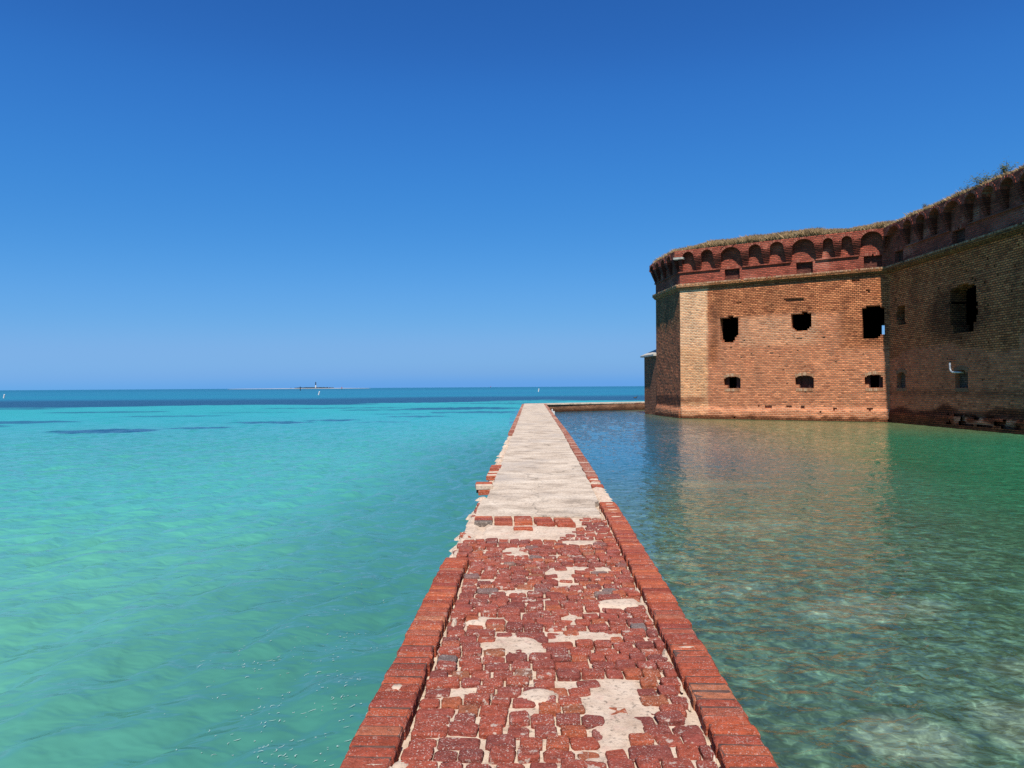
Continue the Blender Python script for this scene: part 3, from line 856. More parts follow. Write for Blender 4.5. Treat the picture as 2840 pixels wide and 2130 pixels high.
def rings_and_corbels(W, arches, zf, s_end):
    for (a, b) in arches:
        # one ring of bricks round each arch, slightly proud
        mb = MB(); r = (b - a) / 2; c = (a + b) / 2
        rise = min(0.42, r * 0.95)
        n = max(9, int(r * 2 * 10))
        for k in range(n):
            th = math.pi * (k + 0.5) / n
            if r < 0.5: s_, z_ = c - r * math.cos(th), ZS + rise * math.sin(th); nx, nz2 = -math.cos(th), math.sin(th)
            else:
                R_ = (r * r + rise * rise) / (2 * rise); half = math.asin(r / R_); an = -half + 2 * half * (k + 0.5) / n
                s_, z_ = c + R_ * math.sin(an), ZS + rise - R_ + R_ * math.cos(an); nx, nz2 = math.sin(an), math.cos(an)
            hw = (math.pi * r / n if r < .5 else 2 * half * R_ / n) * 0.5 * 0.86
            ln = 0.075
            pts = []
            for o_ in (PROJ - 0.03, PROJ + 0.022 + random.uniform(0, 0.012)):
                for (t_, q) in ((-hw, 0.0), (hw, 0.0), (hw, 2 * ln), (-hw, 2 * ln)):
                    zz = z_ + nz2 * q - nx * t_
                    pts.append(W.pt(s_ + nx * q + nz2 * t_, min(zz, ZT + 0.01), o_))
            mb.add(pts, [(3, 2, 1, 0), (4, 5, 6, 7), (0, 1, 5, 4), (1, 2, 6, 5), (2, 3, 7, 6), (3, 0, 4, 7)])
        mb.build('arch_ring', M['redring'], fort)['kind'] = 'stuff'
    # corbels between the arches: courses stepping out towards the top
    piers = []
    for k in range(len(arches) - 1): piers.append((arches[k][1], arches[k + 1][0]))
    for (a, b) in s_end + piers:
        mb = MB(); zn = []
        c = (a + b) / 2; hw = min((b - a) / 2, 0.31)
        nst = 9
        for q in range(nst):
            z0 = 11.10 + (ZS - 11.10) * q / nst; z1 = 11.10 + (ZS - 11.10) * (q + 1) / nst - 0.006
            o_ = 0.05 + (PROJ - 0.06) * ((q + 1) / nst) ** 0.9
            w_ = hw * (0.55 + 0.45 * (q + 1) / nst)
            b0 = len(mb.v)
            P = [(c - w_, z0, -0.05), (c + w_, z0, -0.05), (c + w_, z0, o_), (c - w_, z0, o_), (c - w_, z1, -0.05), (c + w_, z1, -0.05), (c + w_, z1, o_), (c - w_, z1, o_)]
            for p in P: mb.v.append(W.pt(*p)); zn.append([0.62 * x for x in zf(p[0], p[1])[:3]] + [0.1])  # corbel brick darkened: shade under the parapet painted into its colour
            for f in [(0, 1, 2, 3), (7, 6, 5, 4), (3, 2, 6, 7), (2, 1, 5, 6), (0, 3, 7, 4)]:
                mb.f.append(tuple(b0 + i for i in f)); mb.m.append(0); mb.uv.extend([(P[i][0] + P[i][2], P[i][1]) for i in f])
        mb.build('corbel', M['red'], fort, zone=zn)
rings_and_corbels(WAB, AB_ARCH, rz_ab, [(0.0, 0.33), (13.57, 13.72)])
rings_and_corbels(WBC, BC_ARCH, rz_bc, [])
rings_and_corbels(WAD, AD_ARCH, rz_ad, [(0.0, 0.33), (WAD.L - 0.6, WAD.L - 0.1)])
mb = MB()
p = WAB.pt(0.05, 12.03, 0.30)
mb.box(p, (0.36, 0.26, 0.075), math.atan2(DAB[1], DAB[0]), jit=0.01)
tag(mb.build('corner_stone', M['stone'], fort), 'pale stone block under the parapet corner')

# parapet windows: brick infill set back, lintel and ledge bricks
def fill_panel(W, a, b, z0, z1, dep, mat, name, shade):
    mb = MB(); zn = []
    w_ = W
    mb.add([w_.pt(a - .15, z0 - .1, -dep), w_.pt(b + .15, z0 - .1, -dep), w_.pt(b + .15, z1 + .25, -dep), w_.pt(a - .15, z1 + .25, -dep)], [(0, 1, 2, 3)], [[(a - .15, z0 - .1), (b + .15, z0 - .1), (b + .15, z1 + .25), (a - .15, z1 + .25)]])
    zn = [[shade, shade, shade, 0.15]] * 4
    return mb.build(name, mat, fort, zone=zn)
for W, PWs in ((WAB, AB_PW), (WBC, BC_PW)):
    for (a, b) in PWs:
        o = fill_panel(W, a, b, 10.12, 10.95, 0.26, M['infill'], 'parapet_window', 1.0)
        mb = MB()
        s = a - 0.12
        while s < b + 0.12:
            if random.random() > 0.12 and not (abs(s - (a + b) / 2) < 0.1):
                mb.box(W.pt(s, 11.07, -0.03), (0.043, 0.05, 0.10 + random.uniform(-.012, .012)), math.atan2(W.d[1], W.d[0]))
            s += 0.105
        lo = mb.build('lintel', M['redring'], o); lo['kind'] = 'stuff'
        lo.parent = o; lo.matrix_parent_inverse = Matrix.Identity(4)
        lo.matrix_world = Matrix.Identity(4)
for (W, s_list, dep, kinds) in ((WAB, [(3.28, 4.38), (8.17, 9.27), (12.48, 13.58)], 0.42, ('open', 'shut', 'open')), (WBC, [(44.63 - y - 0.5, 44.63 - y + 0.5) for y in BW_], 0.27, ('brick',) * 6)):
    ang = math.atan2(W.d[1], W.d[0])
    for (a, b), kd in zip(s_list, kinds):
        mb = MB()
        c = (a + b) / 2
        if kd == 'brick':
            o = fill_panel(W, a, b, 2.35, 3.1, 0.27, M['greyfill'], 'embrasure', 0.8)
        else:
            # iron shutter leaves standing in the throat
            for (x0, x1) in ((a - 0.02, a + 0.26), (b - 0.32, b + 0.02)):
                mb.box(W.pt((x0 + x1) / 2, 2.70, -dep), ((x1 - x0) / 2, 0.03, 0.50), ang)
            if kd == 'shut': mb.box(W.pt(c, 2.68, -dep - 0.09), (0.33, 0.02, 0.5), ang)
            o = mb.build('embrasure', M['iron'], fort)
        mb = MB()
        n = 12
        for k in range(n):
            t_ = -0.60 + 1.20 * (k + 0.5) / n
            top = (3.10 if kd != 'brick' else 3.20) - 0.14 * (t_ / 0.6) ** 2
            tl = t_ * 0.35
            pts = []
            for o_ in (-0.05, 0.016 + random.uniform(0, .01)):
                for (q, hh) in ((-0.041, 0.0), (0.041, 0.0), (0.041 + 0.006, 0.20), (-0.041 - 0.006, 0.20)):
                    pts.append(W.pt(c + t_ * 0.95 + q + tl * hh, top + 0.03 + hh + random.uniform(-.01, .01), o_))
            mb.add(pts, [(3, 2, 1, 0), (4, 5, 6, 7), (0, 1, 5, 4), (1, 2, 6, 5), (2, 3, 7, 6), (3, 0, 4, 7)])
        for nm in ('lintel',):
            lo = mb.build(nm, M['vous'] if W is WAB else M['vous_shade'], o); lo['kind'] = 'stuff'; lo.matrix_parent_inverse = Matrix.Identity(4)
        mb = MB()
        for k in range(11):
            t_ = -0.55 + 1.10 * (k + 0.5) / 11
            mb.box(W.pt(c + t_, 2.13 + random.uniform(-.01, .01), -0.02), (0.041, 0.045, 0.10), ang)
        lo = mb.build('sill', M['vous'] if W is WAB else M['vous_shade'], o); lo['kind'] = 'stuff'; lo.matrix_parent_inverse = Matrix.Identity(4)

# the dark casemates behind the openings: floors, vaults and back walls, one loophole through to the sky
mb = MB()
poly = [tuple(DX + np.array([0.9, 0])), tuple(AX + np.array([0.75, 0.4])), tuple(BX + np.array([0.5, 0.7])), (CURT_X + 0.75, 13.4), (46, 13.4), (46, 60), (15.5, 60)]
def slab(mb, poly, z0, z1):
    n = len(poly)
    V = [(x, y, z0) for x, y in poly] + [(x, y, z1) for x, y in poly]
    F = [tuple(range(n))[::-1], tuple(range(n, 2 * n))] + [(i, (i + 1) % n, n + (i + 1) % n, n + i) for i in range(n)]
    mb.add(V, F)
slab(mb, poly, 4.35, 4.6)
slab(mb, poly, 9.45, 9.65)
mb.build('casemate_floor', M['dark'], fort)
mb = MB()
hx0, hx1, hz0, hz1 = 32.33, 33.9, 6.62, 7.68
for (xa, xb, za, zb) in ((15.2, hx0, -0.5, 12.4), (hx1, 46, -0.5, 12.4), (hx0, hx1, -0.5, hz0), (hx0, hx1, hz1, 12.4)):
    mb.box(((xa + xb) / 2, 60.2, (za + zb) / 2), ((xb - xa) / 2, 0.4, (zb - za) / 2))
mb.box((46.2, 36.7, 5.9), (0.3, 23.8, 6.4))
mb.box((35.4, 13.0, 5.9), (10.7, 0.3, 6.4))
mb.box((30.5, 36, 2.2), (0.3, 8.0, 2.1)); mb.box((22, 53.5, 2.2), (6.0, 0.3, 2.1)); mb.box((32.5, 30, 6.9), (0.3, 14.0, 2.4))
q0 = DX + np.array([0.45, 0.1]); q1 = np.array([15.3, 60.1]); qd = q1 - q0; ql = float(np.hypot(*qd))
mb.box((float((q0 + q1)[0] / 2), float((q0 + q1)[1] / 2), 5.9), (ql / 2, 0.25, 6.4), math.atan2(qd[1], qd[0]))
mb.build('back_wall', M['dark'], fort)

# low gatehouse-like annex beyond the bastion with a pale sloping cap
base = DX + ad_dir * 0.0
perp = np.array([0.9966, 0.08])
def adp(s, w, z):
    q = DX + ad_dir * s + np.array([ad_dir[1], -ad_dir[0]]) * w
    return (float(q[0]), float(q[1]), z)
mb = MB(); zn = []
for (s0_, s1_, w0, w1, z0, z1) in ((0.02, 3.45, 0.03, 3.0, -0.4, 5.05),):
    P = [adp(s0_, w0, z0), adp(s1_, w0, z0), adp(s1_, w1, z0), adp(s0_, w1, z0), adp(s0_, w0, z1), adp(s1_, w0, z1), adp(s1_, w1, z1), adp(s0_, w1, z1)]
    mb.add(P, [(0, 4, 5, 1), (1, 5, 6, 2), (2, 6, 7, 3), (3, 7, 4, 0), (4, 7, 6, 5)], [[(0, 0), (0, 5), (3.4, 5), (3.4, 0)]] * 5)
annex = mb.build('annex_tower', M['fort'], fort, zone=[[0.75, 0.72, 0.70, 0.2]] * 8)
mb = MB()
P = [adp(-0.05, -0.26, 5.0), adp(3.7, -0.26, 5.0), adp(3.7, 2.6, 5.0), adp(-0.05, 2.6, 5.0), adp(-0.05, -0.26, 5.14), adp(3.7, -0.26, 5.14), adp(3.7, 2.6, 5.14), adp(-0.05, 2.6, 5.14), adp(0.0, 1.0, 5.75), adp(2.6, 1.0, 5.75)]
mb.add(P, [(0, 3, 2, 1), (0, 1, 5, 4), (1, 2, 6, 5), (2, 3, 7, 6), (3, 0, 4, 7), (4, 5, 9, 8), (5, 6, 9), (6, 7, 8, 9), (7, 4, 8)])
co = mb.build('cap', M['stone'], annex); co.matrix_parent_inverse = Matrix.Identity(4)

# the earth on top
gx = np.linspace(11.6, 46, 90); gy = np.linspace(13, 60, 110)
mb = MB()
slab(mb, [tuple(DX + np.array([0.15, -0.2])), tuple(AX + np.array([0.1, 0.25])), tuple(BX + np.array([0.0, 0.35])), (CURT_X + 0.1, 13.2), (45.8, 13.2), (45.8, 60), (15.3, 60)], 12.2, 12.55)
mb.build('roof_earth', M['earth'], fort)

# grass on top
def grass_height(W, s):
    return 0.20 + 0.32 * fbm(np.array(s * 0.45), np.array(1.7 + W.L), 120, 3)
gv = []; gf = []
gr = np.random.default_rng(44)
def blades(W, s0, s1, n, hscale, depth=2.2, seed=0):
    s = gr.uniform(s0, s1, n); dpt = gr.uniform(0, 1, n) ** 1.3 * depth
    hm = (0.13 + 0.62 * np.clip(fbm(s * 0.55, s * 0 + seed, 120, 4) - 0.18, 0, 1)) * hscale
    mound = 0.06 + 0.30 * sstep(0, 1.6, dpt) * hscale * (0.6 + 0.8 * fbm(s * 0.3, s * 0, 130))
    hh = hm * gr.uniform(0.45, 1.15, n)
    o = -dpt + PROJ - 0.06
    base = W.p0[None] + W.d[None] * s[:, None] + W.n[None] * o[:, None]
    z = ZT - 0.06 + mound * (dpt > 0.15) 
    th = gr.uniform(0, 2 * np.pi, n); wd_ = gr.uniform(0.010, 0.022, n)
    lean = gr.normal(0, 0.42, (n, 2)) * hh[:, None]
    ax = np.stack([np.cos(th), np.sin(th)], -1) * wd_[:, None]
    a = np.concatenate([base - ax, z[:, None]], -1); b = np.concatenate([base + ax, z[:, None]], -1)
    m_ = np.concatenate([base + lean * 0.4 + ax * 0.6, (z + hh * 0.6)[:, None]], -1)
    t_ = np.concatenate([base + lean, (z + hh)[:, None]], -1)
    b0 = sum(len(q) for q in gv)
    gv.append(np.stack([a, b, m_, t_], 1).reshape(-1, 3))
    i = b0 + 4 * np.arange(n)
    gf.append(np.stack([i, i + 1, i + 2, i + 3], -1))
blades(WAB, 0.0, WAB.L, 46000, 1.05, seed=1)
blades(WBC, 0.0, 22, 60000, 0.8, seed=2)
blades(WAD, 0.0, WAD.L, 9000, 0.75, seed=3)
Vg = np.concatenate(gv); Fg = np.concatenate(gf)
me = bpy.data.meshes.new('dry_grass')
me.from_pydata(Vg.tolist(), [], Fg.tolist()); me.materials.append(M['grass'])
tag(link('dry_grass', me), 'dry straw-coloured grass growing along the top of the fort', 'grass', kind='stuff')

def shrub(name, W, s, off, z, h, wdt, nleaf, mat, label, leaf=0.05, group=None, flat=1.0):
    root = empty(name, W.pt(s, z, off))
    rr = random.Random(int(s * 100) + nleaf)
    st = MB(); lf = MB()
    for k in range(9):
        a = rr.uniform(0, 2 * math.pi); e = rr.uniform(0.15, 1.0)
        tip = Vector((math.cos(a) * wdt * e, math.sin(a) * wdt * e, h * rr.uniform(0.6, 1.0)))
        mid = tip * 0.5 + Vector((rr.uniform(-.05, .05), rr.uniform(-.05, .05), 0.08 * h))
        tube(st, [(0, 0, -0.1), mid, tip], [0.014, 0.009, 0.004], 4)
        for q in range(nleaf // 9):
            t_ = rr.uniform(0.3, 1.05)
            p = (mid * (2 * t_ * (1 - t_)) * 1.0 + tip * t_ * t_) + Vector((rr.gauss(0, 1), rr.gauss(0, 1), rr.gauss(0, 1) * .8)) * 0.11 * wdt / 0.6
            if p.z < -0.05: continue
            u = Vector((rr.gauss(0, 1), rr.gauss(0, 1), rr.gauss(0, 1))).normalized(); v = u.orthogonal().normalized()
            l_ = leaf * rr.uniform(.6, 1.3)
            lf.add([p - u * l_, p + v * l_ * .45, p + u * l_, p - v * l_ * .45], [(0, 1, 2, 3)])
    for nm, b_, m_ in (('stem', st, M['tuft']), ('crown', lf, mat)):
        o = bpy.data.objects.new(nm, b_.mesh(nm, m_)); col.objects.link(o); o.parent = root
    return tag(root, label, 'shrub' if h > 0.6 else 'weed', group)
shrub('green_shrub', WBC, 44.63 - 35.3, -0.1, ZT, 0.62, 0.85, 900, M['shrub'], 'widest dark green shrub in the dry grass above the shaded wall', 0.055)
shrub('green_shrub', WBC, 44.63 - 34.3, -0.25, ZT + .1, 0.95, 0.55, 540, M['shrub'], 'tallest dark green shrub near the picture edge, above the shaded wall', 0.05)
shrub('green_shrub', WBC, 44.63 - 36.9, 0.05, ZT, 0.62, 0.32, 270, M['shrub'], 'small upright green shrub between the wide shrub and the weed on the shaded wall top', 0.045)
shrub('dry_weed', WBC, 44.63 - 40.5, 0.1, ZT, 0.56, 0.30, 220, M['tuft'], 'brownish weed on the shaded wall top closest to the inner corner', 0.04)
shrub('dry_weed', WAB, 8.0, -0.2, ZT + .1, 0.58, 0.22, 220, M['shrub'], 'dark green weed standing out of the grass on the sunlit wall top', 0.05)
shrub('dry_weed', WAB, 6.35, -0.5, ZT + .15, 0.59, 0.16, 130, M['tuft'], 'thin bare-stalked weed rising above the grass on the sunlit wall top', 0.035)
shrub('dry_weed', WAD, 0.6, 0.1, ZT, 0.45, 0.25, 150, M['tuft'], 'low brownish weed at the far outer end of the bastion parapet', 0.035)

# bent vent pipe on the curtain
root = empty('vent_pipe', (CURT_X - 0.1, 38.0, 3.1)); tag(root, 'white bent pipe with black cap poking from the shaded wall', 'pipe')
def vp(y, z, o): return (CURT_X - o - (CURT_X - 0.1), y - 38.0, z - 3.1)
mb = MB()
pts = [vp(37.62, 3.10, -0.2), vp(37.72, 3.10, 0.08), vp(37.85, 3.11, 0.16)] + [vp(37.88 + 0.27 * math.sin(a), 3.38 - 0.27 * math.cos(a), 0.2) for a in np.linspace(0.2, math.pi / 2, 6)] + [vp(38.15, 3.66, 0.2)]
tube(mb, pts, 0.05, 10)
o = bpy.data.objects.new('pipe', mb.mesh('pipe', M['whitepaint'], True)); col.objects.link(o); o.parent = root
mb = MB()
tube(mb, [vp(38.15, 3.66, 0.2), vp(38.15, 3.73, 0.2)], 0.062, 10)
mb.box(vp(38.10, 3.83, 0.2), (0.05, 0.10, 0.025), 0)
o = bpy.data.objects.new('cap', mb.mesh('cap', M['black'])); col.objects.link(o); o.parent = root

# ---------------------------------------------------------------- the moat wall with its walkway
wall = empty('moat_wall', (0.2, 4, 0))
tag(wall, 'low brick moat wall with a worn red brick and concrete walkway on top', 'wall')
ZTOP = 0.80
# core
inner = [(float(xr_f(y)) - 0.02, y) for y in (-12, 2.97, 8.85, 14.9, 24.7, 66.2)]
fdir = np.array([13.9 - 3.27, 71.0 - 66.2]); fdir /= np.hypot(*fdir); fn = np.array([-fdir[1], fdir[0]])
FE = np.array([3.27, 66.2]) + fdir * 23
OE = FE + fn * 2.2
oc = np.array([3.27, 66.2]) + fn * 2.2
yo = oc[1] + (1.03 - oc[0]) / fdir[0] * fdir[1]
outer = [(float(xl_f(y)) + 0.03, y) for y in (-12, 2.97, 6.6)] + [(float(xl_f(6.75)) + 0.05, 6.75), (float(xl_f(9)) + 0.10, 9.0), (float(xl_f(12)) + 0.16, 12), (float(xl_f(16)) + 0.10, 16), (float(xl_f(24)) + 0.03, 24), (1.0, 66.3), (1.03, yo)]
loop = [inner[0]] + inner[1:] + [tuple(FE), tuple(OE)] + outer[::-1]
mb = MB(); zn = []
per = 0.0
for i in range(len(loop)):
    a = np.array(loop[i]); b = np.array(loop[(i + 1) % len(loop)]); L_ = float(np.hypot(*(b - a)))
    n = max(1, int(L_ / 0.5))
    for k in range(n):
        p = a + (b - a) * k / n; q = a + (b - a) * (k + 1) / n
        for (z0, z1) in ((-1.2, 0.12), (0.12, 0.40), (0.40, 0.725)):
            b0 = len(mb.v)
            for (pt_, z_) in ((p, z0), (q, z0), (q, z1), (p, z1)):
                mb.v.append((pt_[0], pt_[1], z_))
                w = jagn(pt_[0] * .9 + pt_[1] * 0.7, z_ * 3, 140)
                zn.append([0.30, 0.27, 0.22, 0.05] if z_ < 0.15 else ([0.75 + w * .5, 0.72 + w * .5, 0.66 + w * .5, 0.3] if z_ < .5 else [1.0 + w * .5, 0.85 + w * .5, 0.8 + w * .5, 0.45]))
            u0 = per + L_ * k / n; u1 = per + L_ * (k + 1) / n
            mb.f.append((b0, b0 + 1, b0 + 2, b0 + 3)); mb.m.append(0); mb.uv.extend([(u0, z0), (u1, z0), (u1, z1), (u0, z1)])
    per += L_
b0 = len(mb.v)
for p in loop: mb.v.append((p[0], p[1], 0.725)); zn.append([1, 1, 1, 1])
mb.f.append(tuple(range(b0, b0 + len(loop)))); mb.m.append(1); mb.uv.extend([(p[0], p[1]) for p in loop])
mb.build('wall_core', [M['moatbrick'], M['mortar']], wall, zone=zn)

# patches where the paving is gone or smeared over with mortar: x, y, rx, ry, height of the mortar
PATCH = [(0.55, 3.74, 0.20, 0.21, 0.762), (0.40, 3.58, 0.10, 0.14, 0.765), (-0.03, 4.50, 0.17, 0.13, 0.772), (0.07, 4.38, 0.13, 0.10, 0.770), (0.50, 4.60, 0.20, 0.09, 0.776),
         (0.52, 3.40, 0.12, 0.10, 0.770), (0.50, 3.22, 0.09, 0.07, 0.765), (0.86, 5.28, 0.20, 0.10, 0.784), (0.42, 6.15, 0.13, 0.22, 0.774), (0.55, 6.30, 0.18, 0.07, 0.776), (0.0, 6.98, 0.10, 0.18, 0.772),
         (0.14, 3.72, 0.10, 0.08, 0.775), (-0.18, 4.92, 0.15, 0.08, 0.774), (0.30, 3.05, 0.16, 0.06, 0.766), (0.05, 5.6, 0.13, 0.07, 0.772), (0.80, 6.3, 0.08, 0.10, 0.772), (-0.20, 5.9, 0.10, 0.08, 0.77),
         (0.72, 7.35, 0.20, 0.11, 0.776), (0.62, 2.85, 0.10, 0.10, 0.768), (0.28, 5.35, 0.07, 0.06, 0.775), (0.42, 4.95, 0.05, 0.14, 0.77)]
def patch_val(x, y):
    best = 9
    for (px, py, rx, ry, hz) in PATCH:
        e = ((x - px) / rx) ** 2 + ((y - py) / ry) ** 2
        best = min(best, e)
    return best
def band_missing(x, y):
    # bare mortar bed in front of the five big bricks
    if 7.52 < y < 8.05 and x < 0.52 + (y - 7.5) * 0.5: return True
    if y >= 8.05 and x < 0.85: return True
    return False
# mortar bed
gxs = np.arange(-1.0, 1.55, 0.022); gys = np.concatenate([np.arange(1.2, 9.1, 0.026)])
X, Y = np.meshgrid(gxs, gys, indexing='ij')
Zm = 0.763 + 0.022 * (fbm(X * 9, Y * 9, 150, 5) - 0.5) + 0.030 * (fbm(X * 2.6, Y * 2.6, 151, 3) - 0.5)
for (px, py, rx, ry, hz) in PATCH:
    e = ((X - px) / (rx * 1.15)) ** 2 + ((Y - py) / (ry * 1.15)) ** 2 + 0.9 * (fbm(X * 7, Y * 7, 152) - 0.5)
    m_ = 1 - sstep(0.55, 1.25, e)
    Zm = Zm + m_ * (hz + 0.006 - Zm) + m_ * 0.008 * (fbm(X * 25, Y * 25, 153, 3) - .5)
Zm = Zm - 0.030 * (1 - sstep(0.035, 0.07, np.abs(X - (xl_f(Y) + 0.235)))) - 0.024 * (1 - sstep(0.035, 0.07, np.abs(X - (xr_f(Y) - 0.24))))
Zm = Zm + 0.012 * sstep(7.45, 7.7, Y)
xlim0 = xl_f(Y) + 0.045 + 0.03 * (vnoise(X * 0, Y * 6, 154) - 0.5); xlim1 = xr_f(Y) - 0.06
Xc = np.clip(X, xlim0, xlim1)
edge = (X < xlim0) | (X > xlim1)
Zm = np.where(edge, 0.70, Zm)
o = grid_mesh('mortar_bed', Xc, Y, Zm, M['mortar'], None)
o.parent = wall; o.matrix_parent_inverse = Matrix.Translation(-Vector(wall.location))

# brick shapes: worn blocks with rounded shoulders, shared between alike bricks
def worn_brick(name, lx, ly, lz, wear, seed, mat, drop=0.0):
    r = random.Random(seed)
    hx, hy = lx / 2, ly / 2
    c_ = 0.11 * min(lx, ly) * wear
    out = [(-hx + c_, -hy), (hx - c_, -hy), (hx, -hy + c_), (hx, hy - c_), (hx - c_, hy), (-hx + c_, hy), (-hx, hy - c_), (-hx, -hy + c_)]
    rings = [(1.0, -lz), (1.0, -0.17 * lz), (0.975 - drop * 0.8, -0.05 * lz - 0.002 * wear - drop * 0.03), (0.915 - 0.035 * wear - drop, 0.0)]
    V = []
    for k, (sc, z) in enumerate(rings):
        for (x, y) in out:
            j = 0.035 * min(lx, ly) * wear * (1 if k else .3)
            V.append((x * sc + r.uniform(-j, j), y * (sc if k < 2 else 1 - (1 - sc) * 1.0) + r.uniform(-j, j), z + r.uniform(-1, 1) * 0.05 * lz * wear * (k > 1)))
    F = []
    for k in range(3):
        for i in range(8):
            F.append((k * 8 + i, k * 8 + (i + 1) % 8, (k + 1) * 8 + (i + 1) % 8, (k + 1) * 8 + i))
    V.append((r.uniform(-.1, .1) * hx, r.uniform(-.1, .1) * hy, 0.015 * lz))
    F += [(24 + i, 24 + (i + 1) % 8, 32) for i in range(8)]
    me = bpy.data.meshes.new(name)
    me.from_pydata(V, [], F); me.materials.append(mat)
    me.polygons.foreach_set('use_smooth', [False] * 8 + [True] * 16 + [False] * 8)
    me.update()
    return me
PAVE = [worn_brick('paving_brick', 0.118, 0.100, 0.07, 0.8 + 0.6 * random.random(), 500 + i, M['pave']) for i in range(16)]
PAVEL = [worn_brick('paving_brick', 0.205, 0.100, 0.07, 0.9, 540 + i, M['pave']) for i in range(6)]
COPE = [worn_brick('coping_brick', 0.226, 0.093, 0.085, 0.55, 560 + i, M['cope'], 0.03) for i in range(10)]
BLOCK = [worn_brick('brick', 0.215, 0.105, 0.075, 0.35, 580 + i, M['cope']) for i in range(4)]
FARC = [worn_brick('coping_brick', 0.205, 0.088, 0.07, 0.6, 590 + i, M['copefar']) for i in range(8)]

def place(name, me, loc, rot, sc=(1, 1, 1)):
    o = bpy.data.objects.new(name, me)
    col.objects.link(o)
    o.parent = wall
    o.location = Vector(loc) - Vector(wall.location)
    o.rotation_euler = rot; o.scale = sc
    return o
class Join:
    def __init__(self): self.V = []; self.F = []; self.n = 0
    def add(self, me, loc, rot, sc):
        co = np.empty(len(me.vertices) * 3, dtype=np.float32); me.vertices.foreach_get('co', co); co = co.reshape(-1, 3)
        from mathutils import Euler
        m_ = np.array(Euler(rot).to_matrix()) @ np.diag(sc)
        v = co @ m_.T + np.array(loc)
        self.V.append(v)
        for p in me.polygons: self.F.append(tuple(self.n + i for i in p.vertices))
        self.n += len(v)
    def build(self, name, mat, parent):
        if not self.V: return None
        me = bpy.data.meshes.new(name); me.from_pydata(np.concatenate(self.V).tolist(), [], self.F)
        me.materials.append(mat); me.polygons.foreach_set('use_smooth', ([False] * 8 + [True] * 16 + [False] * 8) * (len(self.F) // 32)); me.update()
        o = link(name, me, parent); o['kind'] = 'stuff'
        return o

R_ = random.Random(11)
field = []
y = 1.5
row = 0
while y < 8.75:
    pitch = 0.108 + R_.uniform(-0.005, 0.006)
    x0 = float(xl_f(y)) + (0.240 if y < 6.62 else 0.04 + 0.05 * R_.random())
    x1 = float(xr_f(y)) - 0.244
    x = x0 + R_.uniform(0, 0.03)
    wav = R_.uniform(0, 6.28)
    while x < x1 - 0.05:
        if R_.random() < 0.09: me_ = R_.choice(PAVEL); w_ = 0.205 * R_.uniform(0.8, 1.0); base_w = 0.205
        else: me_ = R_.choice(PAVE); w_ = 0.118 * R_.uniform(0.80, 1.22); base_w = 0.118
        if x + w_ > x1 + 0.02:
            w_ = x1 - x; me_ = R_.choice(PAVE); base_w = 0.118
            if w_ < 0.05: break
        cx = x + w_ / 2; cy = y + 0.010 * math.sin(cx * 4 + wav) + R_.uniform(-0.006, 0.006)
        gap = R_.uniform(0.004, 0.012) if R_.random() < 0.62 else R_.uniform(0.014, 0.028)
        pv = patch_val(cx, cy)
        skip = pv < 0.52 + R_.uniform(-0.25, 0.25) or band_missing(cx, cy) or R_.random() < 0.012
        if not skip:
            zt = ZTOP - 0.008 + R_.gauss(0, 0.0055) - (0.010 if R_.random() < 0.10 else 0)
            if pv < 1.9: zt -= R_.uniform(0.002, 0.022)
            field.append((me_, (cx, cy, zt), (R_.gauss(0, 0.035), R_.gauss(0, 0.035), R_.gauss(0, 0.045)), (w_ / base_w, R_.uniform(0.92, 1.06), 1.0)))
        x += w_ + gap
    y += pitch
    row += 1
near = [f for f in field if f[1][1] > 2.75]
near.sort(key=lambda f: f[1][1])
jn = Join()
for f in near[:300]: place('paving_brick', *f)
for f in near[300:] + [f for f in field if f[1][1] <= 2.75]: jn.add(*f)
jn.build('paving_bricks_beyond', M['pave'], wall)

# copings
jn = Join()
def coping(side, y0, y1, z, part, meshes, width=0.226):
    y = y0
    while y < y1:
        p = 0.0935 + R_.uniform(-0.003, 0.004)
        e = float(xl_f(y)) if side < 0 else float(xr_f(y))
        x = e - side * (width / 2 + R_.uniform(-0.006, 0.008))
        f = (R_.choice(meshes), (x, y, z + R_.gauss(0, 0.0022)), (R_.gauss(0, 0.012), R_.gauss(0, 0.012), -0.04 + R_.gauss(0, 0.014)), (R_.uniform(0.975, 1.025), 0.865 * p / 0.0935 * R_.uniform(0.97, 1.02), 1.0))
        if y > 2.6 and part: place('coping_brick', *f)
        else: jn.add(*f)
        y += p
coping(-1, 1.5, 6.58, ZTOP + 0.012, True, COPE)
coping(1, 1.5, 9.75, ZTOP + 0.014, True, COPE)
jn.build('coping_bricks_behind', M['cope'], wall)
# weathered dark mortar between the coping bricks
M['joint'] = flat_mat('dark_joint_mortar', (0.15, 0.075, 0.055), 0.95, 0.6, 25)
for side, ye, zz in ((-1, 6.60, ZTOP + 0.012), (1, 9.78, ZTOP + 0.014)):
    mb = MB()
    Yj = np.arange(1.45, ye, 0.1)
    for ya, yb in zip(Yj[:-1], Yj[1:]):
        P = []
        for yq in (ya, yb):
            e = float(xl_f(yq)) if side < 0 else float(xr_f(yq))
            P.append((e - side * 0.014, float(yq))); P.append((e - side * 0.214, float(yq)))
        mb.quad((*P[0], zz - 0.006), (*P[1], zz - 0.006), (*P[3], zz - 0.006), (*P[2], zz - 0.006))
        for k in (0, 1):
            mb.quad((*P[k], 0.70), (*P[k + 2], 0.70), (*P[k + 2], zz - 0.006), (*P[k], zz - 0.006))
    mb.build('joint_mortar', M['joint'], wall)
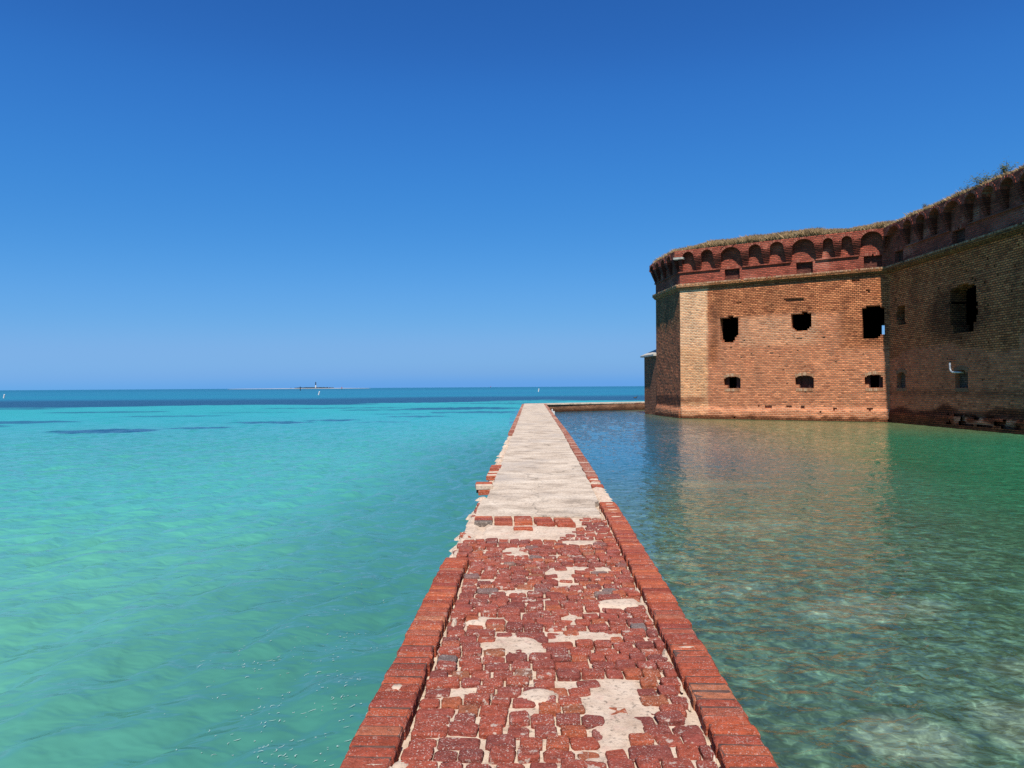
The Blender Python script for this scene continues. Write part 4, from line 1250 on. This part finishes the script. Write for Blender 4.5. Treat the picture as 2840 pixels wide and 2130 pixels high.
# mortar spread over two coping bricks and along some joints
mb = MB()
def lump(mb, x, y, z, rx, ry, h, seed, n=14):
    r = random.Random(seed); V = [(x, y, z + h)]; 
    for k in range(n):
        a = 2 * math.pi * k / n; q = r.uniform(0.65, 1.15)
        V.append((x + rx * q * 0.6 * math.cos(a), y + ry * q * 0.6 * math.sin(a), z + h * r.uniform(0.7, 1.0)))
    for k in range(n):
        a = 2 * math.pi * k / n; q = r.uniform(0.8, 1.25)
        V.append((x + rx * q * math.cos(a), y + ry * q * math.sin(a), z - 0.012))
    F = [(0, 1 + k, 1 + (k + 1) % n) for k in range(n)] + [(1 + k, 1 + n + k, 1 + n + (k + 1) % n, 1 + (k + 1) % n) for k in range(n)]
    mb.add(V, F)
lump(mb, -0.64, 3.76, ZTOP + 0.010, 0.045, 0.05, 0.008, 1)
lump(mb, -0.50, 3.02, ZTOP - 0.02, 0.05, 0.06, 0.016, 2)
lump(mb, -0.62, 2.99, ZTOP + 0.0, 0.10, 0.018, 0.012, 3)
lump(mb, 1.10, 5.28, ZTOP + 0.005, 0.085, 0.018, 0.012, 4)
lump(mb, 1.08, 4.30, ZTOP + 0.005, 0.085, 0.016, 0.012, 5)
lump(mb, 0.93, 4.22, ZTOP - 0.03, 0.03, 0.07, 0.018, 6)
lump(mb, -0.42, 4.85, ZTOP - 0.02, 0.022, 0.10, 0.026, 7)
for k, yy in enumerate((5.0, 5.3, 5.52, 5.78, 5.95, 6.2, 6.36)):
    lump(mb, float(xl_f(yy)) + 0.12, yy, ZTOP - 0.002, 0.10 * (0.6 + 0.4 * (k % 3 != 1)), 0.012, 0.013, 20 + k)
for k in range(26):
    yy = 2.8 + k * 0.26 + R_.uniform(-.08, .08)
    lump(mb, float(xr_f(yy)) - 0.250, yy, ZTOP - 0.035, R_.uniform(0.008, 0.016), R_.uniform(0.04, 0.11), R_.uniform(0.012, 0.028), 60 + k)
    if yy < 6.5 and k % 2: lump(mb, float(xl_f(yy)) + 0.252, yy, ZTOP - 0.045, 0.010, R_.uniform(0.04, 0.10), R_.uniform(0.006, 0.022), 100 + k)
for k, yy in enumerate((8.3, 8.62, 8.9, 9.1, 9.35, 9.55)):
    lump(mb, float(xr_f(yy)) - 0.11, yy, ZTOP + 0.004, 0.09, 0.014, 0.014, 140 + k)
mb.build('mortar_smears', M['mortar'], wall, smooth=True)['kind'] = 'stuff'

# five pairs of big bricks laid across in front of the concrete, and one loose further forward
for k, (xx, yy, gm) in enumerate(((-0.36, 8.36, 1), (-0.115, 8.34, 0), (0.13, 8.34, 0), (0.375, 8.27, 0), (0.62, 8.23, 0))):
    for q in range(2):
        me_ = BLOCK[(k + q) % 4]
        if gm and q == 0:
            me_ = me_.copy(); me_.materials.clear(); me_.materials.append(M['greybrick'])
        place('brick', me_, (xx + (0.02 if (q == 0 and k > 2) else 0), yy + q * (0.118 if k < 4 else 0.125), ZTOP + 0.018 + q * 0.012), (R_.gauss(0, .02), R_.gauss(0, .015), R_.gauss(0, .015)), (1.02, 1.05, 1.0))
    if k < 5: place('brick', BLOCK[(k + 2) % 4], (xx - 0.01, yy + 0.235, ZTOP + 0.028), (0.02, 0, 0.0), (1.0, 0.9, 1.0))
place('brick', BLOCK[1], (0.12, 8.02, ZTOP + 0.008), (0.03, 0.01, 0.02), (1.05, 1.0, 1.0))

# concrete panels
def conc_panel(y0, y1, seed, parts):
    n = max(3, int((y1 - y0) / (0.12 if y0 < 12 else 0.4))); Ys = np.linspace(y0, y1, n + 1); m = 16
    V = []; 
    for i, yv in enumerate(Ys):
        a = float(xl_f(yv)) + (0.10 if yv < 10 else 0.17 if yv < 24 else 0.19) + 0.03 * (float(vnoise(np.array(yv * 3.0), np.array(2.0), seed)) - .5)
        b = float(xr_f(yv)) - (0.30 if yv < 9.8 else 0.22) + 0.03 * (float(vnoise(np.array(yv * 3.0), np.array(5.0), seed)) - .5)
        for k in range(m + 1):
            x = a + (b - a) * k / m
            yy = yv
            if i == 0 and y0 < 9: yy += 0.05 * (fbm(np.array(x * 5), np.array(1.0), seed) - 0.5) - 0.10 * max(0, (x - 0.5))
            z = ZTOP + 0.005 + 0.012 * (float(fbm(np.array(x * 1.5), np.array(yy * 1.5), seed)) - .5)
            V.append((x, float(yy), z))
    nv = len(V)
    F = []
    for i in range(n):
        for k in range(m):
            F.append((i * (m + 1) + k, i * (m + 1) + k + 1, (i + 1) * (m + 1) + k + 1, (i + 1) * (m + 1) + k))
    rim = [k for k in range(m + 1)] + [i * (m + 1) + m for i in range(1, n + 1)] + [n * (m + 1) + k for k in range(m - 1, -1, -1)] + [i * (m + 1) for i in range(n - 1, 0, -1)]
    V += [(V[i][0], V[i][1], 0.70) for i in rim]
    for k in range(len(rim)):
        F.append((rim[k], nv + k, nv + (k + 1) % len(rim), rim[(k + 1) % len(rim)]))
    b_ = MB(); b_.add(V, F); o = b_.build('concrete_slab', M['concrete'], wall)
    return o
for k, (a, b) in enumerate(((8.74, 11.60), (11.612, 19.0), (19.012, 33.0), (33.012, 47.0), (47.012, 66.0))): conc_panel(a, b, 700 + k, 0)
# the far arm of the wall turns right round the bastion
mb = MB()
P = [(1.15, 66.0), (3.12, 66.0)] + [tuple(np.array([3.27, 66.2]) + fdir * 22.8 + fn * 0.1)] + [tuple(OE - fdir * .1 - fn * 0.1)] + [tuple(oc - fn * 0.1), (1.2, yo - 0.1)]
n = len(P)
V = [(x, y_, 0.70) for x, y_ in P] + [(x, y_, ZTOP + 0.01) for x, y_ in P]
mb.add(V, [tuple(range(n, 2 * n))] + [(i, (i + 1) % n, n + (i + 1) % n, n + i) for i in range(n)])
mb.build('concrete_slab', M['concrete'], wall)
# far copings, too fine to pick apart
jn = Join()
coping(1, 12.6, 66.0, ZTOP + 0.004, False, FARC, 0.21)
coping(-1, 24.2, 66.2, ZTOP + 0.004, False, FARC, 0.20)
for k in range(220):
    q = np.array([3.27, 66.2]) + fdir * (0.1 + k * 0.1) + fn * 0.08
    if k % 9: jn.add(R_.choice(FARC), (q[0], q[1], ZTOP - 0.06), (0, 0, math.atan2(fdir[1], fdir[0]) + math.pi / 2), (1, 1, 1))
jn.build('far_coping_bricks', M['copefar'], wall)
# patched mortar stretch and odd bricks on the moat side
mb = MB()
for k in range(9):
    yy = 9.95 + k * 0.16
    lump(mb, float(xr_f(yy)) - 0.115, yy, ZTOP - 0.03, 0.115, 0.11, 0.024, 200 + k)
for k, yy in enumerate((11.8, 12.2)): lump(mb, float(xr_f(yy)) - 0.11, yy, ZTOP - 0.03, 0.105, 0.12, 0.04, 230 + k)
# ragged outer edge where the coping is lost
for k in range(60):
    yy = 6.8 + k * 0.29 + R_.uniform(-.1, .1)
    if yy > 24: break
    lump(mb, float(xl_f(yy)) + 0.07 + R_.uniform(-.02, .03), yy, 0.70 + R_.uniform(-.04, .03), R_.uniform(0.05, 0.11), R_.uniform(0.10, 0.20), R_.uniform(0.02, 0.07), 300 + k)
mb.build('broken_mortar', M['mortar'], wall)['kind'] = 'stuff'
for yy in (11.4, 11.5, 12.0, 12.42, 12.52): place('coping_brick', R_.choice(COPE), (float(xr_f(yy)) - 0.11, yy, ZTOP + 0.006), (0, 0.02, R_.gauss(-.04, .03)), (0.9, 1, 1))
for k in range(24):
    yy = 6.72 + k * 0.14
    if yy < 10.2 or 12.6 < yy: place('paving_brick', R_.choice(PAVE), (float(xl_f(yy)) + 0.10 + R_.uniform(-.02, .03), yy, 0.775 + R_.uniform(-.05, .0)), (R_.gauss(0, .1), R_.gauss(0, .1), R_.gauss(0, .2)), (R_.uniform(.8, 1.2), 1, 1))
# the broken stack of bricks hanging over the sea, and the short row behind it
def chunk(x, y, z, rows):
    for (dx, dy, dz, sx, mat) in rows:
        me_ = R_.choice(BLOCK)
        if mat == 'm':
            me_ = me_.copy(); me_.materials.clear(); me_.materials.append(M['mortar'])
        place('brick', me_, (x + dx, y + dy, z + dz), (R_.gauss(0, .03), R_.gauss(0, .03), R_.gauss(0, .04)), (sx, 1.0, 1.0))
chunk(-0.46, 11.1, 0.80, [(0, 0.0, 0.075, 1.25, 'm'), (-.01, 0.10, 0.085, 1.25, 'b'), (-.01, 0.21, 0.085, 1.25, 'b'), (-.03, -0.02, -0.01, .62, 'b'), (0.09, -.01, -0.005, .6, 'b'), (0, 0.12, 0.0, 1.2, 'b'), (0.02, .22, 0, 1.2, 'b')])
for k, (yy, mm) in enumerate(((12.75, 'b'), (12.95, 'm'), (13.15, 'b'), (13.4, 'm'), (13.62, 'b'), (13.9, 'b'), (14.05, 'b'), (14.2, 'b'), (14.35, 'b'))):
    chunk(float(xl_f(yy)) + 0.085, yy, 0.80, [(0, 0, 0.02 if k > 4 else 0.0, 1.0, mm)])

# ---------------------------------------------------------------- small things
def lathe(mb, prof, n=16, c=(0, 0, 0), tilt=None, mi=0):
    V = []
    for (r, z) in prof:
        for k in range(n):
            a = 2 * math.pi * k / n; v = Vector((r * math.cos(a), r * math.sin(a), z))
            if tilt is not None: v = tilt @ v
            V.append((v.x + c[0], v.y + c[1], v.z + c[2]))
    F = []
    for i in range(len(prof) - 1):
        for k in range(n): F.append((i * n + k, i * n + (k + 1) % n, (i + 1) * n + (k + 1) % n, (i + 1) * n + k))
    F += [tuple(range(n))[::-1], tuple(range((len(prof) - 1) * n, len(prof) * n))]
    mb.add(V, F, None, mi)
def part(name, mb, mat, root, smooth=False):
    o = bpy.data.objects.new(name, mb.mesh(name, mat, smooth)); col.objects.link(o); o.parent = root
    return o
for (x, y, h, r, lean, lab) in ((-158.0, 213, 1.2, 0.20, 12, 'white leaning marker buoy alone at the left picture edge'), (-70.6, 250, 1.35, 0.21, 17, 'white leaning marker buoy in the water below the lighthouse'), (13.3, 345, 1.55, 0.24, 10, 'white leaning marker buoy beyond the far end of the walkway')):
    root = empty('marker_buoy', (x, y, 0)); tag(root, lab, 'buoy', 'white marker buoys on the sea')
    T = Matrix.Rotation(math.radians(lean), 3, 'Y')
    mb = MB(); lathe(mb, [(r * .8, -0.6), (r, -0.4), (r, h * 0.9), (r * .8, h), (r * .3, h + .03)], 14, tilt=T); part('body', mb, M['whitepaint'], root, False)
    mb = MB(); lathe(mb, [(r * 1.03, h * .62), (r * 1.03, h * .70)], 14, tilt=T); part('band', mb, M['stone'], root)
root = empty('piling', (-224.0, 725, 0)); tag(root, 'dark wooden piling standing in the sea before the island', 'piling')
mb = MB(); lathe(mb, [(0.42, -2), (0.40, 2.5), (0.36, 4.2), (0.2, 4.4)], 10); part('post', mb, M['black'], root)
for (x, y, h, lab) in ((-264.7, 1066, 4.6, 'dark post with a red daymark board in front of the island'), (-78, 2500, 6.0, 'tiny reddish channel marker on the open horizon')):
    root = empty('channel_marker', (x, y, 0)); tag(root, lab, 'marker', 'channel markers')
    k = h / 4.6
    mb = MB(); lathe(mb, [(0.4 * k, -2), (0.36 * k, h * .72)], 10); part('post', mb, M['black'], root)
    mb = MB(); w_ = 1.0 * k
    mb.add([(-w_, 0.1, h * .55), (w_, 0.1, h * .55), (0, 0.1, h), (-w_, -0.15, h * .55), (w_, -0.15, h * .55), (0, -0.15, h)], [(0, 1, 2), (5, 4, 3), (0, 3, 4, 1), (1, 4, 5, 2), (2, 5, 3, 0)])
    part('board', mb, M['navyred'], root)

# white box and post at the moat side of the wall
root = empty('white_box', (3.12, 52.5, 0)); tag(root, 'small white box on a post beside the moat wall', 'box')
mb = MB(); mb.box((0, 0, 0.42), (0.13, 0.15, 0.16)); part('box', mb, M['whitepaint'], root)
mb = MB(); mb.box((0, 0, 0.0), (0.05, 0.05, 0.262)); part('post', mb, M['stone'], root)
root = empty('white_post', (3.33, 57.0, 0)); tag(root, 'thin white post in the moat behind the white box', 'post')
mb = MB(); lathe(mb, [(0.06, -0.5), (0.06, 0.55), (0.03, 0.6)], 8); part('pole', mb, M['whitepaint'], root)

# a bird resting on the sea beyond the far arm
root = empty('seabird', (25.0, 139, 0)); tag(root, 'dark seabird resting on the water beyond the far wall', 'bird')
mb = MB()
def ell(mb, c, r, n=10, m=6):
    V = []; F = []
    for i in range(m + 1):
        p = math.pi * i / m
        for k in range(n):
            a = 2 * math.pi * k / n
            V.append((c[0] + r[0] * math.cos(p), c[1] + r[1] * math.sin(p) * math.cos(a), c[2] + r[2] * math.sin(p) * math.sin(a)))
    for i in range(m):
        for k in range(n): F.append((i * n + k, i * n + (k + 1) % n, (i + 1) * n + (k + 1) % n, (i + 1) * n + k))
    mb.add(V, F)
tube(mb, [(-0.42, 0, 0.18), (-0.25, 0, 0.13), (0, 0, 0.12), (0.22, 0, 0.16), (0.32, 0, 0.30), (0.34, 0, 0.44), (0.40, 0, 0.49), (0.47, 0, 0.47), (0.66, 0, 0.40)], [0.01, 0.09, 0.16, 0.11, 0.05, 0.04, 0.055, 0.03, 0.008], 8)
part('body', mb, M['black'], root, True)

# foam flecks drifting by the wall
fr = np.random.default_rng(77)
fv = []; ff = []
def fleck(x, y, l, w, a, bend):
    n = 4; b0 = len(fv)
    hz = float(tsample(t1, np.array(x), np.array(y))[0] + tsample(t2, np.array(x + 3), np.array(y))[0])
    for k in range(n + 1):
        t_ = k / n - 0.5; aa = a + bend * t_
        px = x + l * t_ * math.cos(aa); py = y + l * t_ * math.sin(aa); q = w * (1 - (2 * t_) ** 2 * 0.8)
        for sg in (-1, 1): fv.append((px - sg * q * math.sin(aa), py + sg * q * math.cos(aa), 0.010 + hz))
    for k in range(n): ff.append((b0 + 2 * k, b0 + 2 * k + 2, b0 + 2 * k + 3, b0 + 2 * k + 1))
for (u, v, su, sv, n) in ((560, 1420, 90, 22, 60), (690, 1370, 60, 18, 50), (730, 1520, 60, 40, 70), (570, 1500, 90, 40, 60), (620, 1590, 90, 35, 60), (640, 1645, 60, 12, 40), (780, 1290, 70, 60, 40), (700, 1450, 140, 80, 60)):
    for k in range(n):
        uu = fr.normal(u, su); vv = fr.normal(v, sv)
        yy = 1480 * 2.42 / max(60, vv - 838); xx = (uu - 1106) / 1480 * yy
        if xx > float(xl_f(yy)) - 0.12: continue
        fleck(xx, yy, float(fr.gamma(2.0, 0.011)) + 0.008, float(fr.uniform(0.0014, 0.0036)), float(fr.uniform(0, 3.14)) * .5 + 0.2, float(fr.normal(0, 1.6))) if fr.random() < 0.6 else None
me = bpy.data.meshes.new('foam_flecks'); me.from_pydata(fv, [], ff); me.materials.append(M['foam'])
tag(link('foam_flecks', me), 'white foam flecks and bits drifting on the turquoise water', 'foam', kind='stuff')

# ---------------------------------------------------------------- the far island and its lighthouse
IY = 4800.0
def ix(u): return (u - 1106) / 1480 * IY
mb = MB()
n = 60
V = []; F = []
for i in range(n + 1):
    t_ = i / n; x = ix(491) + (ix(801) - ix(491)) * t_
    e = math.sin(math.pi * t_) ** 0.4
    hgt = 3.4 * e * (0.55 + 0.45 * float(vnoise(np.array(t_ * 9), np.array(0.5), 5))) + 0.2
    for (dy, z) in ((-90 * e - 5, -0.5), (-40 * e - 2, hgt * .8), (0, hgt), (60 * e + 5, -0.5)): V.append((x, IY + dy, z))
for i in range(n):
    for k in range(3): F.append((i * 4 + k, (i + 1) * 4 + k, (i + 1) * 4 + k + 1, i * 4 + k + 1))
mb.add(V, F)
tag(mb.build('island', M['beach']), kind='structure')
mb = MB()
ir = random.Random(9)
for k in range(420):
    t_ = ir.gauss(0.5, 0.22)
    u = 640 + 75 * t_ if ir.random() < 0.85 else 640 + 75 * ir.random()
    x = ix(u); h = ir.uniform(2.5, 6.5); y = IY + ir.uniform(-30, 30); w_ = ir.uniform(2.0, 4.5)
    for q in range(5):
        a = ir.uniform(0, 6.28)
        mb.box((x + math.cos(a) * w_ * .5, y + math.sin(a) * w_ * .5, 3 + h * ir.uniform(.3, .9)), (w_ * ir.uniform(.25, .5), w_ * .4, h * ir.uniform(.12, .25)), a, jit=0.7)
    mb.box((x, y, 2.6 + h * .3), (0.25, 0.25, h * .3))
tag(mb.build('island_trees', M['treegreen']), 'dark line of low trees on the distant island', 'trees', kind='stuff')
root = empty('lighthouse', (ix(683), IY - 10, 2.5)); tag(root, 'tall lighthouse, white below and black above, on the distant island', 'lighthouse')
mb = MB(); lathe(mb, [(4.6, 0), (4.0, 10), (3.6, 22)], 20); part('lower_tower', mb, M['whitepaint'], root)
mb = MB(); lathe(mb, [(3.6, 22), (3.1, 36), (3.2, 37.5), (4.3, 38.5), (4.3, 39.2)], 20); part('upper_tower', mb, M['black'], root)
mb = MB(); lathe(mb, [(2.2, 39.2), (2.2, 43.0), (2.5, 43.2), (0.3, 45.6), (0.2, 47)], 14); part('lantern', mb, M['black'], root)
